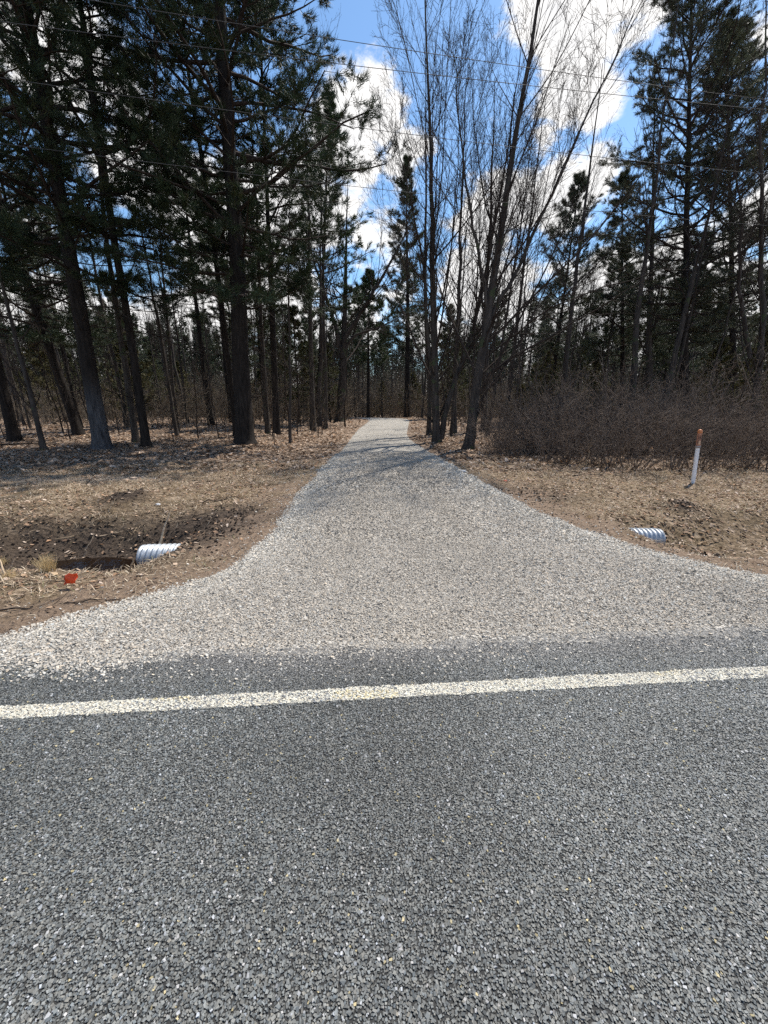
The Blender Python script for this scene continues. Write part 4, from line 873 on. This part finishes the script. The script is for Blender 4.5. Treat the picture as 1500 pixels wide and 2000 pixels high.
stick(gp(0, 872, .06), gp(110, 868, .08), .03, .015, 'fallen log lying among the leaves at the left border', seed=21, mt='pine_bark', fork=3)

def litter_twigs():
    r = np.random.default_rng(91); n = 2600; x = r.uniform(-11, 12, n); y = r.uniform(2.6, 15, n); g = sdf_poly(x, y); k = (g > .1) & (s_of(x, y) > .8); x, y, g = x[k], y[k], g[k]; n = len(x)
    a = r.uniform(0, 6.28, n); P = walk(np.stack([x, y, terrain(x, y, g)+.008], 1), np.stack([np.cos(a), np.sin(a), r.uniform(0, .35, n)], 1), r.uniform(.05, .35, n), 3, -.03, .12, r)
    V, F = [], []; tubes(P, r.uniform(.0015, .0045, n)[:, None]*np.linspace(1, .5, 4)[None], 4, V, F, 0)
    pal = np.array([[.36, .28, .19], [.14, .10, .07], [.24, .18, .13], [.07, .05, .04]]); c = pal[r.choice(4, n, p=[.35, .25, .2, .2])]
    o = ob('twig_litter', mesh_data('twig_litter', V[0], F[0], M['straw'], np.repeat(c, 16, 0))); tag(o, 'small broken twigs and stalks strewn over the verges', kind='stuff')
litter_twigs()
def clods():
    r = np.random.default_rng(97); n = 90000; x = r.uniform(-8, 9, n); y = r.uniform(2.4, 9, n); k = frustum(x, y); x, y = x[k], y[k]; g = sdf_poly(x, y); mud, dirt, lit, sa = ground_masks(x, y, g); w = np.maximum(mud*.55, dirt*.45)
    k = (g > .06) & (s_of(x, y) > .6) & (r.random(len(x)) < w); x, y, g, mud = x[k], y[k], g[k], mud[k]; n = len(x); sz = .006+.030*r.random(n)**4*(.35+.65*mud)+.005*r.random(n)
    v, f = stones(np.stack([x, y, terrain(x, y, g)+sz*.15], 1), sz, .75, .4, r); c = np.where((mud > .45)[:, None], np.array([.045, .033, .025]), np.array([.19, .138, .10]))*r.uniform(.5, 1.5, (n, 1))
    o = ob('soil_clods', mesh_data('soil_clods', v, f, M['stone'], np.repeat(c, 8, 0))); tag(o, 'crumbs and clods of bare soil around the ditch', kind='stuff'); print('clods', n)
clods()
def tuft(px, py, label, n=130, h=.17, seed=0):
    r = np.random.default_rng(950+seed); b = gp(px, py, -.01); a = r.uniform(0, 6.28, n); rr = r.uniform(0, .05, n); P0 = np.stack([np.cos(a)*rr, np.sin(a)*rr, 0*a], 1)
    S = walk(P0, np.stack([np.cos(a)*.35*rr/.05, np.sin(a)*.35*rr/.05, 1+0*a], 1), h*r.uniform(.5, 1.15, n), 4, -.05, .06, r); V, F = [], []; tubes(S, np.full((n, 1), .0017)*np.linspace(1, .3, 5)[None], 3, V, F, 0)
    c = np.array([.72, .56, .32])*r.uniform(.6, 1.15, (n, 1)); o = ob('grass_tuft', mesh_data('grass_tuft', V[0], F[0], M['straw'], np.repeat(c, 15, 0)), None, b); tag(o, label, 'grass tuft')
tuft(95, 1117, 'upright straw coloured grass tuft at the left end of the puddle', 260, .19, 1)
tuft(20, 1128, 'ragged grass tuft at the foot of the cut stalks at the left border', 120, .09, 2)
tuft(8, 1100, 'short grass tuft behind the cut stalks at the left border', 80, .10, 3)
tuft(1150, 1012, 'low grass tuft above the dirt left of the right culvert', 60, .06, 4)
def rock(px, py, s, col, label, seed):
    r = np.random.default_rng(seed); b = gp(px, py, s*.2); import bmesh; bm = bmesh.new(); bmesh.ops.create_icosphere(bm, subdivisions=3, radius=s)
    for v in bm.verts:
        q = v.co.normalized(); k = 1+.25*math.sin(q.x*4+seed)*math.cos(q.y*5)+.12*math.sin(q.z*9+seed*2); v.co = Vector((q.x*s*k, q.y*s*.8*k, q.z*s*.55*k))
    me = bpy.data.meshes.new('rock'); bm.to_mesh(me); bm.free(); me.materials.append(plain('rock_%d' % seed, col, .9, .2, 0, 30, .7, .004)); o = ob('rock', me, None, b); tag(o, label, 'rock')
rock(309, 986, .035, (.62, .62, .62), 'small white stone right of the dark spoil heap', 1)
rock(163, 1096, .030, (.50, .38, .26), 'tan stone at the far edge of the puddle', 2)
rock(104, 1124, .040, (.45, .33, .21), 'tan clod beside the straw tuft at the puddle', 3)
rock(905, 922, .06, (.60, .60, .60), 'pale stone at the right edge of the driveway', 4)
rock(262, 936, .07, (.42, .33, .26), 'tan clod lying on the left verge before the trees', 5)
rock(987, 940, .035, (.55, .16, .10), 'reddish stone on the right verge near the driveway', 6)
